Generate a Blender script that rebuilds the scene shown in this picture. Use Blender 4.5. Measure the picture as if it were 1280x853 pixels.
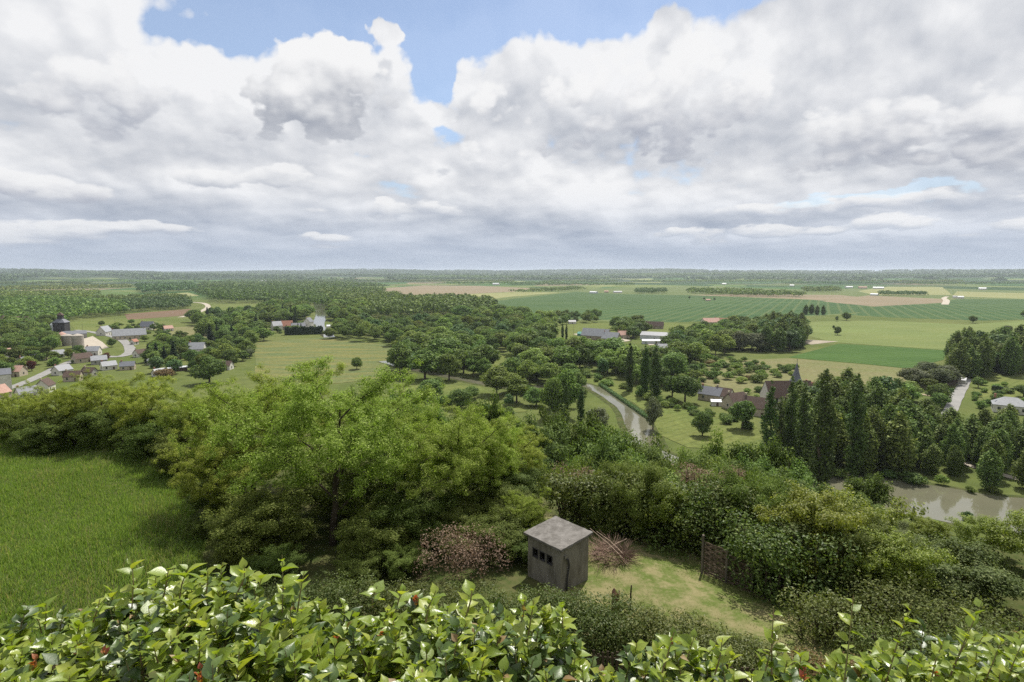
import bpy, bmesh, math, random
import numpy as np
from mathutils import Vector, Matrix, noise as mnoise

for _o in list(bpy.data.objects):
    bpy.data.objects.remove(_o, do_unlink=True)
scene = bpy.context.scene
COL = scene.collection
R = math.radians

# ------------------------------------------------------------------ camera
EYE = 70.0                      # metres above the valley floor
PITCH = 6.78
FPX = 20.0 / 36.0 * 1280.0      # focal length in pixels of the 1280 px wide photograph
cam_data = bpy.data.cameras.new("camera")
cam_data.lens = 20.0
cam_data.sensor_width = 36.0
cam_data.clip_start = 0.1
cam_data.clip_end = 60000.0
cam = bpy.data.objects.new("camera", cam_data)
COL.objects.link(cam)
cam.location = (0, 0, EYE)
cam.rotation_euler = (R(90 - PITCH), 0, 0)
scene.camera = cam

def pixdir(px, py):
    xr = (px - 640.0) / FPX
    yr = (426.5 - py) / FPX
    c, s = math.cos(R(PITCH)), math.sin(R(PITCH))
    return Vector((xr, c + yr * s, yr * c - s))

def P(px, py, z=0.0):
    """ground point (height z) that the photograph shows at pixel px, py"""
    d = pixdir(px, py)
    t = (z - EYE) / min(d.z, -1e-4)
    return Vector((d.x * t, d.y * t, z))

# ------------------------------------------------------------------ world: Nishita sky with procedural cloud cover
SUN_EL, SUN_AZ = 57.0, 24.0     # azimuth measured to the right of the view direction
SKY_STRENGTH = 0.1
world = bpy.data.worlds.new("World")
scene.world = world
world.use_nodes = True
wt = world.node_tree
wt.nodes.clear()

class X:
    """tiny expression builder for math nodes"""
    tree = None
    def __init__(s, sock): s.s = sock
    @staticmethod
    def m(op, *a, clamp=False):
        n = X.tree.nodes.new('ShaderNodeMath'); n.operation = op; n.use_clamp = clamp
        for i, v in enumerate(a):
            if isinstance(v, X): X.tree.links.new(v.s, n.inputs[i])
            else: n.inputs[i].default_value = v
        return X(n.outputs[0])
    def __add__(s, o): return X.m('ADD', s, o)
    __radd__ = __add__
    def __sub__(s, o): return X.m('SUBTRACT', s, o)
    def __rsub__(s, o): return X.m('SUBTRACT', o, s)
    def __mul__(s, o): return X.m('MULTIPLY', s, o)
    __rmul__ = __mul__
    def __truediv__(s, o): return X.m('DIVIDE', s, o)
    def __rtruediv__(s, o): return X.m('DIVIDE', o, s)
    def __neg__(s): return X.m('MULTIPLY', s, -1.0)
def smooth(x, a, b):
    n = X.tree.nodes.new('ShaderNodeMapRange'); n.interpolation_type = 'SMOOTHSTEP'
    X.tree.links.new(x.s, n.inputs[0]); n.inputs[1].default_value = a; n.inputs[2].default_value = b
    return X(n.outputs[0])
def comb(x, y, z=0.0):
    n = X.tree.nodes.new('ShaderNodeCombineXYZ')
    for i, v in enumerate((x, y, z)):
        if isinstance(v, X): X.tree.links.new(v.s, n.inputs[i])
        else: n.inputs[i].default_value = v
    return X(n.outputs[0])
def noise_tex(vec, scale, detail, rough=0.5, lac=2.0, dist=0.0, dim='3D'):
    n = X.tree.nodes.new('ShaderNodeTexNoise'); n.noise_dimensions = dim
    if vec is not None: X.tree.links.new(vec.s, n.inputs['Vector'])
    n.inputs['Scale'].default_value = scale; n.inputs['Detail'].default_value = detail
    n.inputs['Roughness'].default_value = rough; n.inputs['Lacunarity'].default_value = lac
    n.inputs['Distortion'].default_value = dist
    return X(n.outputs['Fac'])
def voro_tex(vec, scale, detail, rough=0.5, smoothness=0.6, dim='3D'):
    n = X.tree.nodes.new('ShaderNodeTexVoronoi'); n.voronoi_dimensions = dim
    n.feature = 'F1'
    if vec is not None: X.tree.links.new(vec.s, n.inputs['Vector'])
    n.inputs['Scale'].default_value = scale; n.inputs['Detail'].default_value = detail
    n.inputs['Roughness'].default_value = rough
    return X(n.outputs['Distance'])
def mixc(f, a, b):
    n = X.tree.nodes.new('ShaderNodeMix'); n.data_type = 'RGBA'
    for i, v in ((0, f), (6, a), (7, b)):
        if isinstance(v, X): X.tree.links.new(v.s, n.inputs[i])
        elif i == 0: n.inputs[0].default_value = v
        else: n.inputs[i].default_value = (v[0], v[1], v[2], 1.0)
    return X(n.outputs[2])

def azel(px, py):
    d = pixdir(px, py)
    return math.degrees(math.atan2(d.x, d.y)), math.degrees(math.atan2(d.z, math.hypot(d.x, d.y)))

def build_sky():
    X.tree = wt
    tc = wt.nodes.new('ShaderNodeTexCoord')
    sep = wt.nodes.new('ShaderNodeSeparateXYZ')
    wt.links.new(tc.outputs['Generated'], sep.inputs[0])
    dx, dy, dz = X(sep.outputs[0]), X(sep.outputs[1]), X(sep.outputs[2])
    dz = X.m('MAXIMUM', dz, 0.0)
    A = X.m('ARCTAN2', dx, dy) * 57.29578
    E = X.m('ARCSINE', dz) * 57.29578
    # cloud coordinates: flatter towards the horizon
    u = A * (2.1 / 57.29578)
    v = X.m('LOGARITHM', dz + 0.06, math.e) * 0.9
    low = smooth(E, 9.0, 1.0)
    w = E * 0.004

    # slow wobble so the laid-out masses get ragged edges
    wob = comb(u, v, w)
    w1 = noise_tex(wob, 2.3, 5, 0.58) - 0.5
    w2 = noise_tex(comb(u + 7.3, v, w + 3.1), 2.3, 5, 0.58) - 0.5
    Aw = A + w1 * 13.0
    Ew = E + w2 * 7.0
    def blob(px, py, rx, ry, da=0.0, de=0.0):
        a0, e0 = azel(px, py)
        sa = max(1e-3, abs(azel(px + rx, py)[0] - azel(px - rx, py)[0]) / 2)
        se = max(1e-3, abs(azel(px, py - ry)[1] - azel(px, py + ry)[1]) / 2)
        a = (Aw - (a0 - da)) / sa
        e = (Ew - (e0 - de)) / se
        return X.m('EXPONENT', -(a * a + e * e))

    def density_group(name, detail, vdetail, vw):
        g = bpy.data.node_groups.new(name, 'ShaderNodeTree')
        g.interface.new_socket("V", in_out='INPUT', socket_type='NodeSocketVector')
        g.interface.new_socket("D", in_out='OUTPUT', socket_type='NodeSocketFloat')
        X.tree = g
        gi = g.nodes.new('NodeGroupInput'); go = g.nodes.new('NodeGroupOutput')
        V = X(gi.outputs[0])
        n1 = noise_tex(V, 1.25, detail, 0.56, 2.1, 0.2)
        vo = voro_tex(V, 4.2, vdetail, 0.55)
        dens = n1 * 1.25 - vo * vw
        g.links.new(dens.s, go.inputs[0])
        X.tree = wt
        return g
    g_fine = density_group("cloud_density", 9, 3.0, 0.32)
    g_soft = density_group("cloud_mass", 2, 1.0, 0.22)
    def dens_at(g, du, dv, dw=0.0):
        n = wt.nodes.new('ShaderNodeGroup'); n.node_tree = g
        wt.links.new(comb(u + du, v + dv, w + dw).s, n.inputs[0])
        return X(n.outputs[0])
    D0 = dens_at(g_fine, 0, 0)
    D1 = dens_at(g_fine, 0.018, 0.045)
    S0 = dens_at(g_soft, 0.0, 0.02)
    S2 = dens_at(g_soft, 0.07, 0.19)

    # where the photograph has clear sky (-) and cloud (+)
    def layout_sum(da, de):
        t = None
        for px, py, rx, ry, k in SKY_LAYOUT:
            b = blob(px, py, rx, ry, da, de) * k
            t = b if t is None else t + b
        return t + SKY_BASE
    lay = layout_sum(0.0, 0.0)
    lay = lay + low * 0.15
    fine = noise_tex(comb(u * 2.2, v * 2.0, w + 5.0), 2.2, 7, 0.55) - 0.5
    cov = smooth(D0 + lay + fine * 0.25, 0.36, 0.57)
    cov = X.m('MAXIMUM', cov, smooth(E, 5.0, 1.5) * 0.9)
    lay2 = layout_sum(0.0, 3.2)          # the same masses seen a little higher up, towards the sun
    thick = smooth(S2 + lay2, 0.35, 0.95)
    dark = None
    for px, py, rx, ry, k in SKY_DARK:
        b = blob(px, py, rx, ry) * k
        dark = b if dark is None else dark + b
    lit = (D0 - D1) * 1.3 + (S0 - S2) * 1.1 + low * fine * 1.0
    br = X.m('ADD', lit * (1.0 - low * 0.3) + 1.03, -(thick * 0.36) - dark, clamp=True)
    shade_c = mixc(low, (0.41, 0.45, 0.53), (0.36, 0.43, 0.56))
    cloud_c = mixc(br, shade_c, mixc(low, (0.96, 0.965, 0.98), (0.69, 0.75, 0.86)))
    # separate cumulus heaps in front of the general cover: lit crowns, grey flat bases
    F0 = dens_at(g_fine, 11.3, 4.1, 2.0)
    F1 = dens_at(g_fine, 11.3 + 0.022, 4.1 + 0.055, 2.0)
    FS = dens_at(g_soft, 11.3, 4.1, 2.0)
    rim = (F0 - F1) * 1.5
    for px, py, rx, ry, below, grey, opac in SKY_HEAPS:
        soft = 0.06 if opac == 1.0 else 0.09
        a0, e0 = azel(px, py)
        sa = abs(azel(px + rx, py)[0] - azel(px - rx, py)[0]) / 2
        se = abs(azel(px, py - ry)[1] - azel(px, py + ry)[1]) / 2
        a = (A + w1 * 5.0 - a0) / sa
        e = (E + w2 * 3.0 - e0) / se
        e_dn = X.m('MINIMUM', e, 0.0) * (1.0 / below)
        e_up = X.m('MAXIMUM', e, 0.0)
        ee = e_dn + e_up
        body = (1.0 - a * a - ee * ee) * 0.30 + (F0 - 0.42) * 1.0
        m_ = smooth(body + fine * 0.12, 0.0, soft) * smooth(e, -1.05, -0.30) * opac
        t = e * 0.75 + rim + (FS - 0.42) * 0.7 + 0.53
        lit_ = smooth(t, 0.05, 0.95)
        c_ = mixc(lit_, grey, (0.98, 0.98, 0.985))
        cloud_c = mixc(m_, cloud_c, c_)
        cov = X.m('MAXIMUM', cov, m_)
    cov = X.m('MAXIMUM', cov, smooth(E, 16.0, 5.0) * 0.42 + 0.16)
    mist = smooth(E, 4.2, 0.0) * 0.75
    cloud_c = mixc(mist, cloud_c, (0.47, 0.54, 0.66))

    sky = wt.nodes.new('ShaderNodeTexSky')
    sky.sky_type = 'NISHITA'
    sky.sun_disc = False
    sky.sun_elevation = R(SUN_EL)
    sky.sun_rotation = R(SUN_AZ)
    sky.altitude = 100
    sky.air_density = 1.0; sky.dust_density = 0.6; sky.ozone_density = 2.5
    gain = wt.nodes.new('ShaderNodeVectorMath'); gain.operation = 'SCALE'
    wt.links.new(cloud_c.s, gain.inputs[0]); gain.inputs['Scale'].default_value = CLOUD_GAIN / SKY_STRENGTH
    col = mixc(cov, X(sky.outputs[0]), X(gain.outputs[0]))
    bg = wt.nodes.new('ShaderNodeBackground'); bg.inputs['Strength'].default_value = SKY_STRENGTH
    wt.links.new(col.s, bg.inputs[0])
    out = wt.nodes.new('ShaderNodeOutputWorld')
    wt.links.new(bg.outputs[0], out.inputs[0])

CLOUD_GAIN = 0.70
SKY_BASE = 0.46
SKY_LAYOUT = [          # photograph pixel, half sizes, cloud (+) or gap (-)
    (430, 18, 145, 42, -1.0), (680, 8, 170, 48, -1.15), (225, 34, 50, 20, -0.42), (526, 84, 22, 38, -0.78),
    (295, 50, 30, 30, -0.45), (915, 0, 50, 20, -0.6), (1070, 248, 130, 11, -0.5), (545, 168, 22, 11, -0.3), (440, 208, 30, 9, -0.2),
    (473, 33, 20, 20, 1.15), (400, 130, 95, 75, 0.25), (830, 22, 30, 22, 0.45),
]
SKY_DARK = [
    (200, 130, 110, 35, 0.12), (30, 110, 90, 50, 0.16), (1250, 60, 120, 70, 0.12),
    (640, 282, 1300, 16, 0.27), (640, 318, 1300, 16, 0.25), (300, 250, 500, 10, 0.12), (100, 245, 220, 26, 0.12), (1180, 225, 170, 20, 0.2),
]
SKY_HEAPS = [           # pixel, half width, half height, flatness below, base grey, opacity; far ones first
    (980, 292, 420, 16, 0.8, (0.47, 0.53, 0.64), 0.75), (200, 296, 420, 18, 0.8, (0.44, 0.49, 0.60), 0.75), (560, 262, 260, 20, 0.8, (0.47, 0.52, 0.62), 0.8),
    (70, 232, 190, 28, 0.8, (0.42, 0.45, 0.54), 0.85), (330, 228, 150, 26, 0.8, (0.47, 0.51, 0.59), 0.8), (1000, 262, 330, 18, 0.8, (0.52, 0.57, 0.67), 0.8),
    (600, 205, 130, 50, 0.8, (0.49, 0.53, 0.61), 0.85), (1150, 165, 260, 85, 0.8, (0.38, 0.41, 0.49), 0.9), (800, 150, 270, 105, 0.9, (0.42, 0.45, 0.53), 0.95),
    (170, 125, 190, 80, 0.9, (0.42, 0.45, 0.53), 0.9), (400, 118, 135, 92, 0.9, (0.38, 0.41, 0.48), 1.0),
]
build_sky()
world.cycles.sampling_method = 'MANUAL'
world.cycles.sample_map_resolution = 512

# ------------------------------------------------------------------ sun and exposure
sun_data = bpy.data.lights.new("sun", 'SUN')
sun_data.energy = 5.0
sun_data.angle = R(0.55)
sun_data.color = (1.0, 0.95, 0.86)
sun = bpy.data.objects.new("sun", sun_data)
COL.objects.link(sun)
_sd = Vector((math.sin(R(SUN_AZ)) * math.cos(R(SUN_EL)), math.cos(R(SUN_AZ)) * math.cos(R(SUN_EL)), math.sin(R(SUN_EL))))
sun.rotation_euler = (-_sd).to_track_quat('-Z', 'Y').to_euler()
sun.location = (60, 140, 250)

scene.view_settings.view_transform = 'Standard'
scene.view_settings.look = 'None'
scene.view_settings.gamma = 1.0
scene.view_settings.use_curve_mapping = False
scene.view_settings.exposure = 0.42

cy = scene.cycles
cy.use_denoising = False
cy.max_bounces = 5
cy.diffuse_bounces = 2
cy.glossy_bounces = 2
cy.transmission_bounces = 3
cy.transparent_max_bounces = 4
cy.volume_bounces = 0
cy.sample_clamp_indirect = 6.0
cy.caustics_reflective = False
cy.caustics_refractive = False

# ------------------------------------------------------------------ helpers
RNG = np.random.default_rng(7)

def tag(o, label=None, cat=None, group=None, kind=None):
    if label: o["label"] = label
    if cat: o["category"] = cat
    if group: o["group"] = group
    if kind: o["kind"] = kind
    return o

def link(name, data, parent=None, loc=None, rotz=0.0):
    o = bpy.data.objects.new(name, data)
    COL.objects.link(o)
    if parent is not None: o.parent = parent
    if loc is not None: o.location = loc
    if rotz: o.rotation_euler = (0, 0, rotz)
    return o

def thing(name, label, cat, loc=(0, 0, 0), rotz=0.0, group=None):
    o = link(name, None, None, loc, rotz)
    o.empty_display_size = 0.5
    return tag(o, label, cat, group)

def np_mesh(name, verts, faces, mats=(), mat_idx=None, smooth=False):
    """verts (N,3); faces: list of (M,k) int arrays"""
    me = bpy.data.meshes.new(name)
    verts = np.asarray(verts, dtype=np.float32)
    faces = [np.asarray(f, dtype=np.int32) for f in faces if len(f)]
    me.vertices.add(len(verts)); me.vertices.foreach_set("co", verts.ravel())
    nl = sum(f.size for f in faces); nf = sum(len(f) for f in faces)
    me.loops.add(nl); me.polygons.add(nf)
    me.loops.foreach_set("vertex_index", np.concatenate([f.ravel() for f in faces]))
    tot = np.concatenate([np.full(len(f), f.shape[1], np.int32) for f in faces])
    start = np.concatenate([[0], np.cumsum(tot)[:-1]]).astype(np.int32)
    me.polygons.foreach_set("loop_start", start)
    if mat_idx is not None: me.polygons.foreach_set("material_index", np.asarray(mat_idx, np.int32))
    me.polygons.foreach_set("use_smooth", np.full(nf, smooth))
    me.update(calc_edges=True)
    for m in mats: me.materials.append(m)
    return me

class MB:
    """collects solid pieces into one mesh"""
    def __init__(s): s.v = []; s.f = []
    def add(s, verts, faces):
        o = len(s.v)
        s.v += [tuple(p) for p in verts]
        s.f += [tuple(i + o for i in f) for f in faces]
    def box(s, c, d, rot=None):
        x, y, z = d[0] / 2, d[1] / 2, d[2] / 2
        vs = [Vector(p) for p in ((-x, -y, -z), (x, -y, -z), (x, y, -z), (-x, y, -z), (-x, -y, z), (x, -y, z), (x, y, z), (-x, y, z))]
        if rot is not None: vs = [rot @ p for p in vs]
        s.add([p + Vector(c) for p in vs], [(0, 3, 2, 1), (4, 5, 6, 7), (0, 1, 5, 4), (1, 2, 6, 5), (2, 3, 7, 6), (3, 0, 4, 7)])
    def tube(s, pts, rads, n=6, cap=True):
        pts = [Vector(p) for p in pts]
        rings = []
        for i, p in enumerate(pts):
            t = (pts[min(i + 1, len(pts) - 1)] - pts[max(i - 1, 0)])
            t = t.normalized() if t.length > 1e-9 else Vector((0, 0, 1))
            a = t.cross(Vector((0.13, 0.97, 0.2))); a = a.normalized() if a.length > 1e-4 else Vector((1, 0, 0))
            b = t.cross(a)
            rings.append([p + (a * math.cos(2 * math.pi * k / n) + b * math.sin(2 * math.pi * k / n)) * rads[i] for k in range(n)])
        vs = [q for r_ in rings for q in r_]
        fs = []
        for i in range(len(pts) - 1):
            for k in range(n):
                fs.append((i * n + k, i * n + (k + 1) % n, (i + 1) * n + (k + 1) % n, (i + 1) * n + k))
        if cap:
            fs.append(tuple(range(n - 1, -1, -1))); fs.append(tuple((len(pts) - 1) * n + k for k in range(n)))
        s.add(vs, fs)
    def lathe(s, prof, n=16, c=(0, 0, 0)):
        """prof: list of (radius, z)"""
        vs, fs = [], []
        for r_, z in prof:
            for k in range(n):
                a = 2 * math.pi * k / n
                vs.append((c[0] + r_ * math.cos(a), c[1] + r_ * math.sin(a), c[2] + z))
        for i in range(len(prof) - 1):
            for k in range(n):
                fs.append((i * n + k, i * n + (k + 1) % n, (i + 1) * n + (k + 1) % n, (i + 1) * n + k))
        fs.append(tuple(range(n - 1, -1, -1))); fs.append(tuple((len(prof) - 1) * n + k for k in range(n)))
        s.add(vs, fs)
    def mesh(s, name, mat, smooth=False):
        me = bpy.data.meshes.new(name)
        me.from_pydata(s.v, [], s.f)
        if mat is not None: me.materials.append(mat)
        if smooth: me.polygons.foreach_set("use_smooth", [True] * len(me.polygons))
        me.update()
        return me
    def build(s, name, mat, parent=None, loc=None, rotz=0.0, smooth=False):
        return link(name, s.mesh(name, mat, smooth), parent, loc, rotz)

# ------------------------------------------------------------------ materials
def new_mat(name):
    m = bpy.data.materials.new(name); m.use_nodes = True
    nt = m.node_tree; nt.nodes.clear()
    out = nt.nodes.new('ShaderNodeOutputMaterial')
    X.tree = nt
    return m, nt, out

def principled(nt, out, col, rough=0.85, spec=0.25, normal=None):
    b = nt.nodes.new('ShaderNodeBsdfPrincipled')
    if isinstance(col, X): nt.links.new(col.s, b.inputs['Base Color'])
    else: b.inputs['Base Color'].default_value = (*col, 1)
    if isinstance(rough, X): nt.links.new(rough.s, b.inputs['Roughness'])
    else: b.inputs['Roughness'].default_value = rough
    b.inputs['Specular IOR Level'].default_value = spec
    if normal is not None: nt.links.new(normal.s, b.inputs['Normal'])
    nt.links.new(b.outputs[0], out.inputs[0])
    return b

def bump(nt, h, strength=0.3, dist=0.05):
    n = nt.nodes.new('ShaderNodeBump'); n.inputs['Strength'].default_value = strength; n.inputs['Distance'].default_value = dist
    nt.links.new(h.s, n.inputs['Height'])
    return X(n.outputs[0])

def objco(nt):
    return X(nt.nodes.new('ShaderNodeTexCoord').outputs['Object'])
def worldpos(nt):
    return X(nt.nodes.new('ShaderNodeNewGeometry').outputs['Position'])
def scale3(v, sx, sy, sz, rot=0.0):
    n = X.tree.nodes.new('ShaderNodeMapping')
    X.tree.links.new(v.s, n.inputs['Vector'])
    n.inputs['Scale'].default_value = (sx, sy, sz)
    n.inputs['Rotation'].default_value = (0, 0, rot)
    return X(n.outputs[0])

def ramp(f, stops):
    n = X.tree.nodes.new('ShaderNodeValToRGB')
    X.tree.links.new(f.s, n.inputs[0])
    e = n.color_ramp.elements
    while len(e) < len(stops): e.new(0.5)
    for el, (p, c) in zip(e, stops):
        el.position = p; el.color = (c[0], c[1], c[2], 1)
    return X(n.outputs[0])

def mat_plain(name, col, col2=None, scale=3.0, rough=0.85, spec=0.2, bstr=0.0):
    m, nt, out = new_mat(name)
    v = objco(nt)
    n = noise_tex(v, scale, 6, 0.6)
    c2 = col2 or tuple(c * 0.65 for c in col)
    f = smooth(n, 0.3, 0.7)
    nrm = bump(nt, noise_tex(v, scale * 6, 4, 0.6), bstr, 0.02) if bstr else None
    principled(nt, out, mixc(f, col, c2), rough, spec, nrm)
    return m

def mat_leaf(name, c_a, c_b, c_c=None, trans=0.35, rough=0.6, spec=0.12, var=0.35, tint=(1.15, 1.2, 0.6)):
    """leaf material: each leaf its own tone between c_a and c_b (few c_c), each plant slightly different"""
    m, nt, out = new_mat(name)
    g = nt.nodes.new('ShaderNodeNewGeometry')
    oi = nt.nodes.new('ShaderNodeObjectInfo')
    isl = X(g.outputs['Random Per Island'])
    stops = [(0.0, c_a), (0.85, c_b)] + ([(1.0, c_c)] if c_c else [(1.0, c_b)])
    col = ramp(isl, stops)
    hs = nt.nodes.new('ShaderNodeHueSaturation')
    nt.links.new(col.s, hs.inputs['Color'])
    r_ = X(oi.outputs['Random'])
    val = r_ * var + (1.0 - var * 0.5)
    nt.links.new(val.s, hs.inputs['Value'])
    hue = X.m('FRACT', r_ * 7.13) * 0.035 + 0.4825
    nt.links.new(hue.s, hs.inputs['Hue'])
    b = nt.nodes.new('ShaderNodeBsdfPrincipled')
    nt.links.new(hs.outputs[0], b.inputs['Base Color'])
    b.inputs['Roughness'].default_value = rough
    b.inputs['Specular IOR Level'].default_value = spec
    t = nt.nodes.new('ShaderNodeBsdfTranslucent')
    tm = nt.nodes.new('ShaderNodeMix'); tm.data_type = 'RGBA'; tm.blend_type = 'MULTIPLY'
    tm.inputs[0].default_value = 1.0
    nt.links.new(hs.outputs[0], tm.inputs[6]); tm.inputs[7].default_value = (*tint, 1)
    nt.links.new(tm.outputs[2], t.inputs[0])
    mx = nt.nodes.new('ShaderNodeMixShader'); mx.inputs[0].default_value = trans
    nt.links.new(b.outputs[0], mx.inputs[1]); nt.links.new(t.outputs[0], mx.inputs[2])
    nt.links.new(mx.outputs[0], out.inputs[0])
    return m

def mat_field(name, c_a, c_b, scale=0.012, rows=0.0, row_ang=0.0, c_row=None, row_amt=0.3, stretch=1.0, grain=0.35):
    m, nt, out = new_mat(name)
    v = worldpos(nt)
    n1 = noise_tex(scale3(v, 1.0, stretch, 1.0, row_ang), scale, 5, 0.6)
    n2 = noise_tex(v, 0.35, 4, 0.65)
    col = mixc(smooth(n1, 0.3, 0.7), c_a, c_b)
    if rows:
        wv = nt.nodes.new('ShaderNodeTexWave'); wv.wave_type = 'BANDS'
        nt.links.new(scale3(v, 1, 1, 0, row_ang).s, wv.inputs['Vector'])
        wv.inputs['Scale'].default_value = rows; wv.inputs['Distortion'].default_value = 0.6; wv.inputs['Detail'].default_value = 2
        wv.inputs['Detail Scale'].default_value = 0.3
        col = mixc(smooth(X(wv.outputs['Fac']), 0.72, 1.0) * min(0.8, row_amt * 1.6), col, c_row or tuple(x * 0.6 for x in c_b))
    n3 = noise_tex(scale3(v, 1.0, 2.5, 1.0, row_ang), 0.045, 4, 0.65)
    n4 = noise_tex(scale3(v, 0.4, 1.6, 1.0, 0.2), 0.006, 3, 0.6)
    col = mixc(smooth(n3, 0.5, 0.75) * 0.30, col, tuple(x * 0.62 for x in c_a))
    col = mixc(smooth(n4, 0.5, 0.7) * 0.35, col, tuple(min(1, x * 1.3) for x in c_b))
    dk = nt.nodes.new('ShaderNodeMix'); dk.data_type = 'RGBA'; dk.blend_type = 'MULTIPLY'
    dk.inputs[0].default_value = 1.0
    nt.links.new(col.s, dk.inputs[6])
    nt.links.new(ramp(n2, [(0.25, (1 - grain,) * 3), (0.75, (1 + grain * 0.5,) * 3)]).s, dk.inputs[7])
    principled(nt, out, X(dk.outputs[2]), 1.0, 0.05)
    return m

# ------------------------------------------------------------------ terrain
def sstep(x, a, b):
    t = np.clip((x - a) / (b - a), 0, 1)
    return t * t * (3 - 2 * t)

def ridge(x, y):
    """far hills"""
    a = np.arctan2(x, y)
    r = np.hypot(x, y)
    u = 0.5 + 0.5 * np.sin(a * 9.0 + 1.3 + r * 0.0004) * np.sin(a * 4.1 + 0.4)
    w = 0.5 + 0.5 * np.sin(a * 23.0 + r * 0.0011) * np.sin(a * 14.0 - 1.0)
    h1 = sstep(r, 4800, 8200) * (30 + 20 * u + 8 * w)
    h2 = sstep(r, 8500, 12500) * (42 + 50 * u + 14 * w)
    return h1 + h2

def ground_np(x, y):
    x = np.asarray(x, float); y = np.asarray(y, float)
    edge = 25 + 9 * sstep(-x, -9, 1) + 13 * sstep(-x, 7, 15)
    wob = 0.25 * np.sin(x * 0.31 + 1) * np.cos(y * 0.27) + 0.12 * np.sin(x * 0.9 + y * 0.7)
    top = 67.0
    ledge = 58.2 - 0.045 * np.clip(y - 12, 0, 60) + wob * sstep(y, 9, 13)
    z = top + (ledge - top) * sstep(y, 2.2, 8.2)
    z = z * (1 - sstep(np.hypot(x, y), 900, 1500) * (y < 9))
    t = np.clip((y - edge) / (128.0 - edge), 0, 1)
    z = z * (1 - t) ** 1.15 * (1 - 0.0 * t)
    z = z + (1 - t) * t * 4 * 0.8 * np.sin(x * 0.07 + y * 0.05)
    return z + ridge(x, y) * (y > 200)

def ground(x, y):
    return float(ground_np(x, y))

def hit(px, py, lo=3.0, hi=4000.0):
    """first point of the modelled ground along the line of sight through a photograph pixel"""
    d = pixdir(px, py)
    t = lo; step = 0.25
    while t < hi:
        p = Vector((d.x * t, d.y * t, EYE + d.z * t))
        if p.z <= ground(p.x, p.y): return Vector((p.x, p.y, ground(p.x, p.y)))
        t += step; step *= 1.004
    return P(px, py)

def at_dist(px, y):
    """ground point in the direction of photo column px, y metres ahead"""
    xr = (px - 640.0) / FPX
    c, s = math.cos(R(PITCH)), math.sin(R(PITCH))
    x = xr * y
    for _ in range(6): x = xr * (y * c + (EYE - ground(x, y)) * s)
    return Vector((x, y, ground(x, y)))

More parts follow.
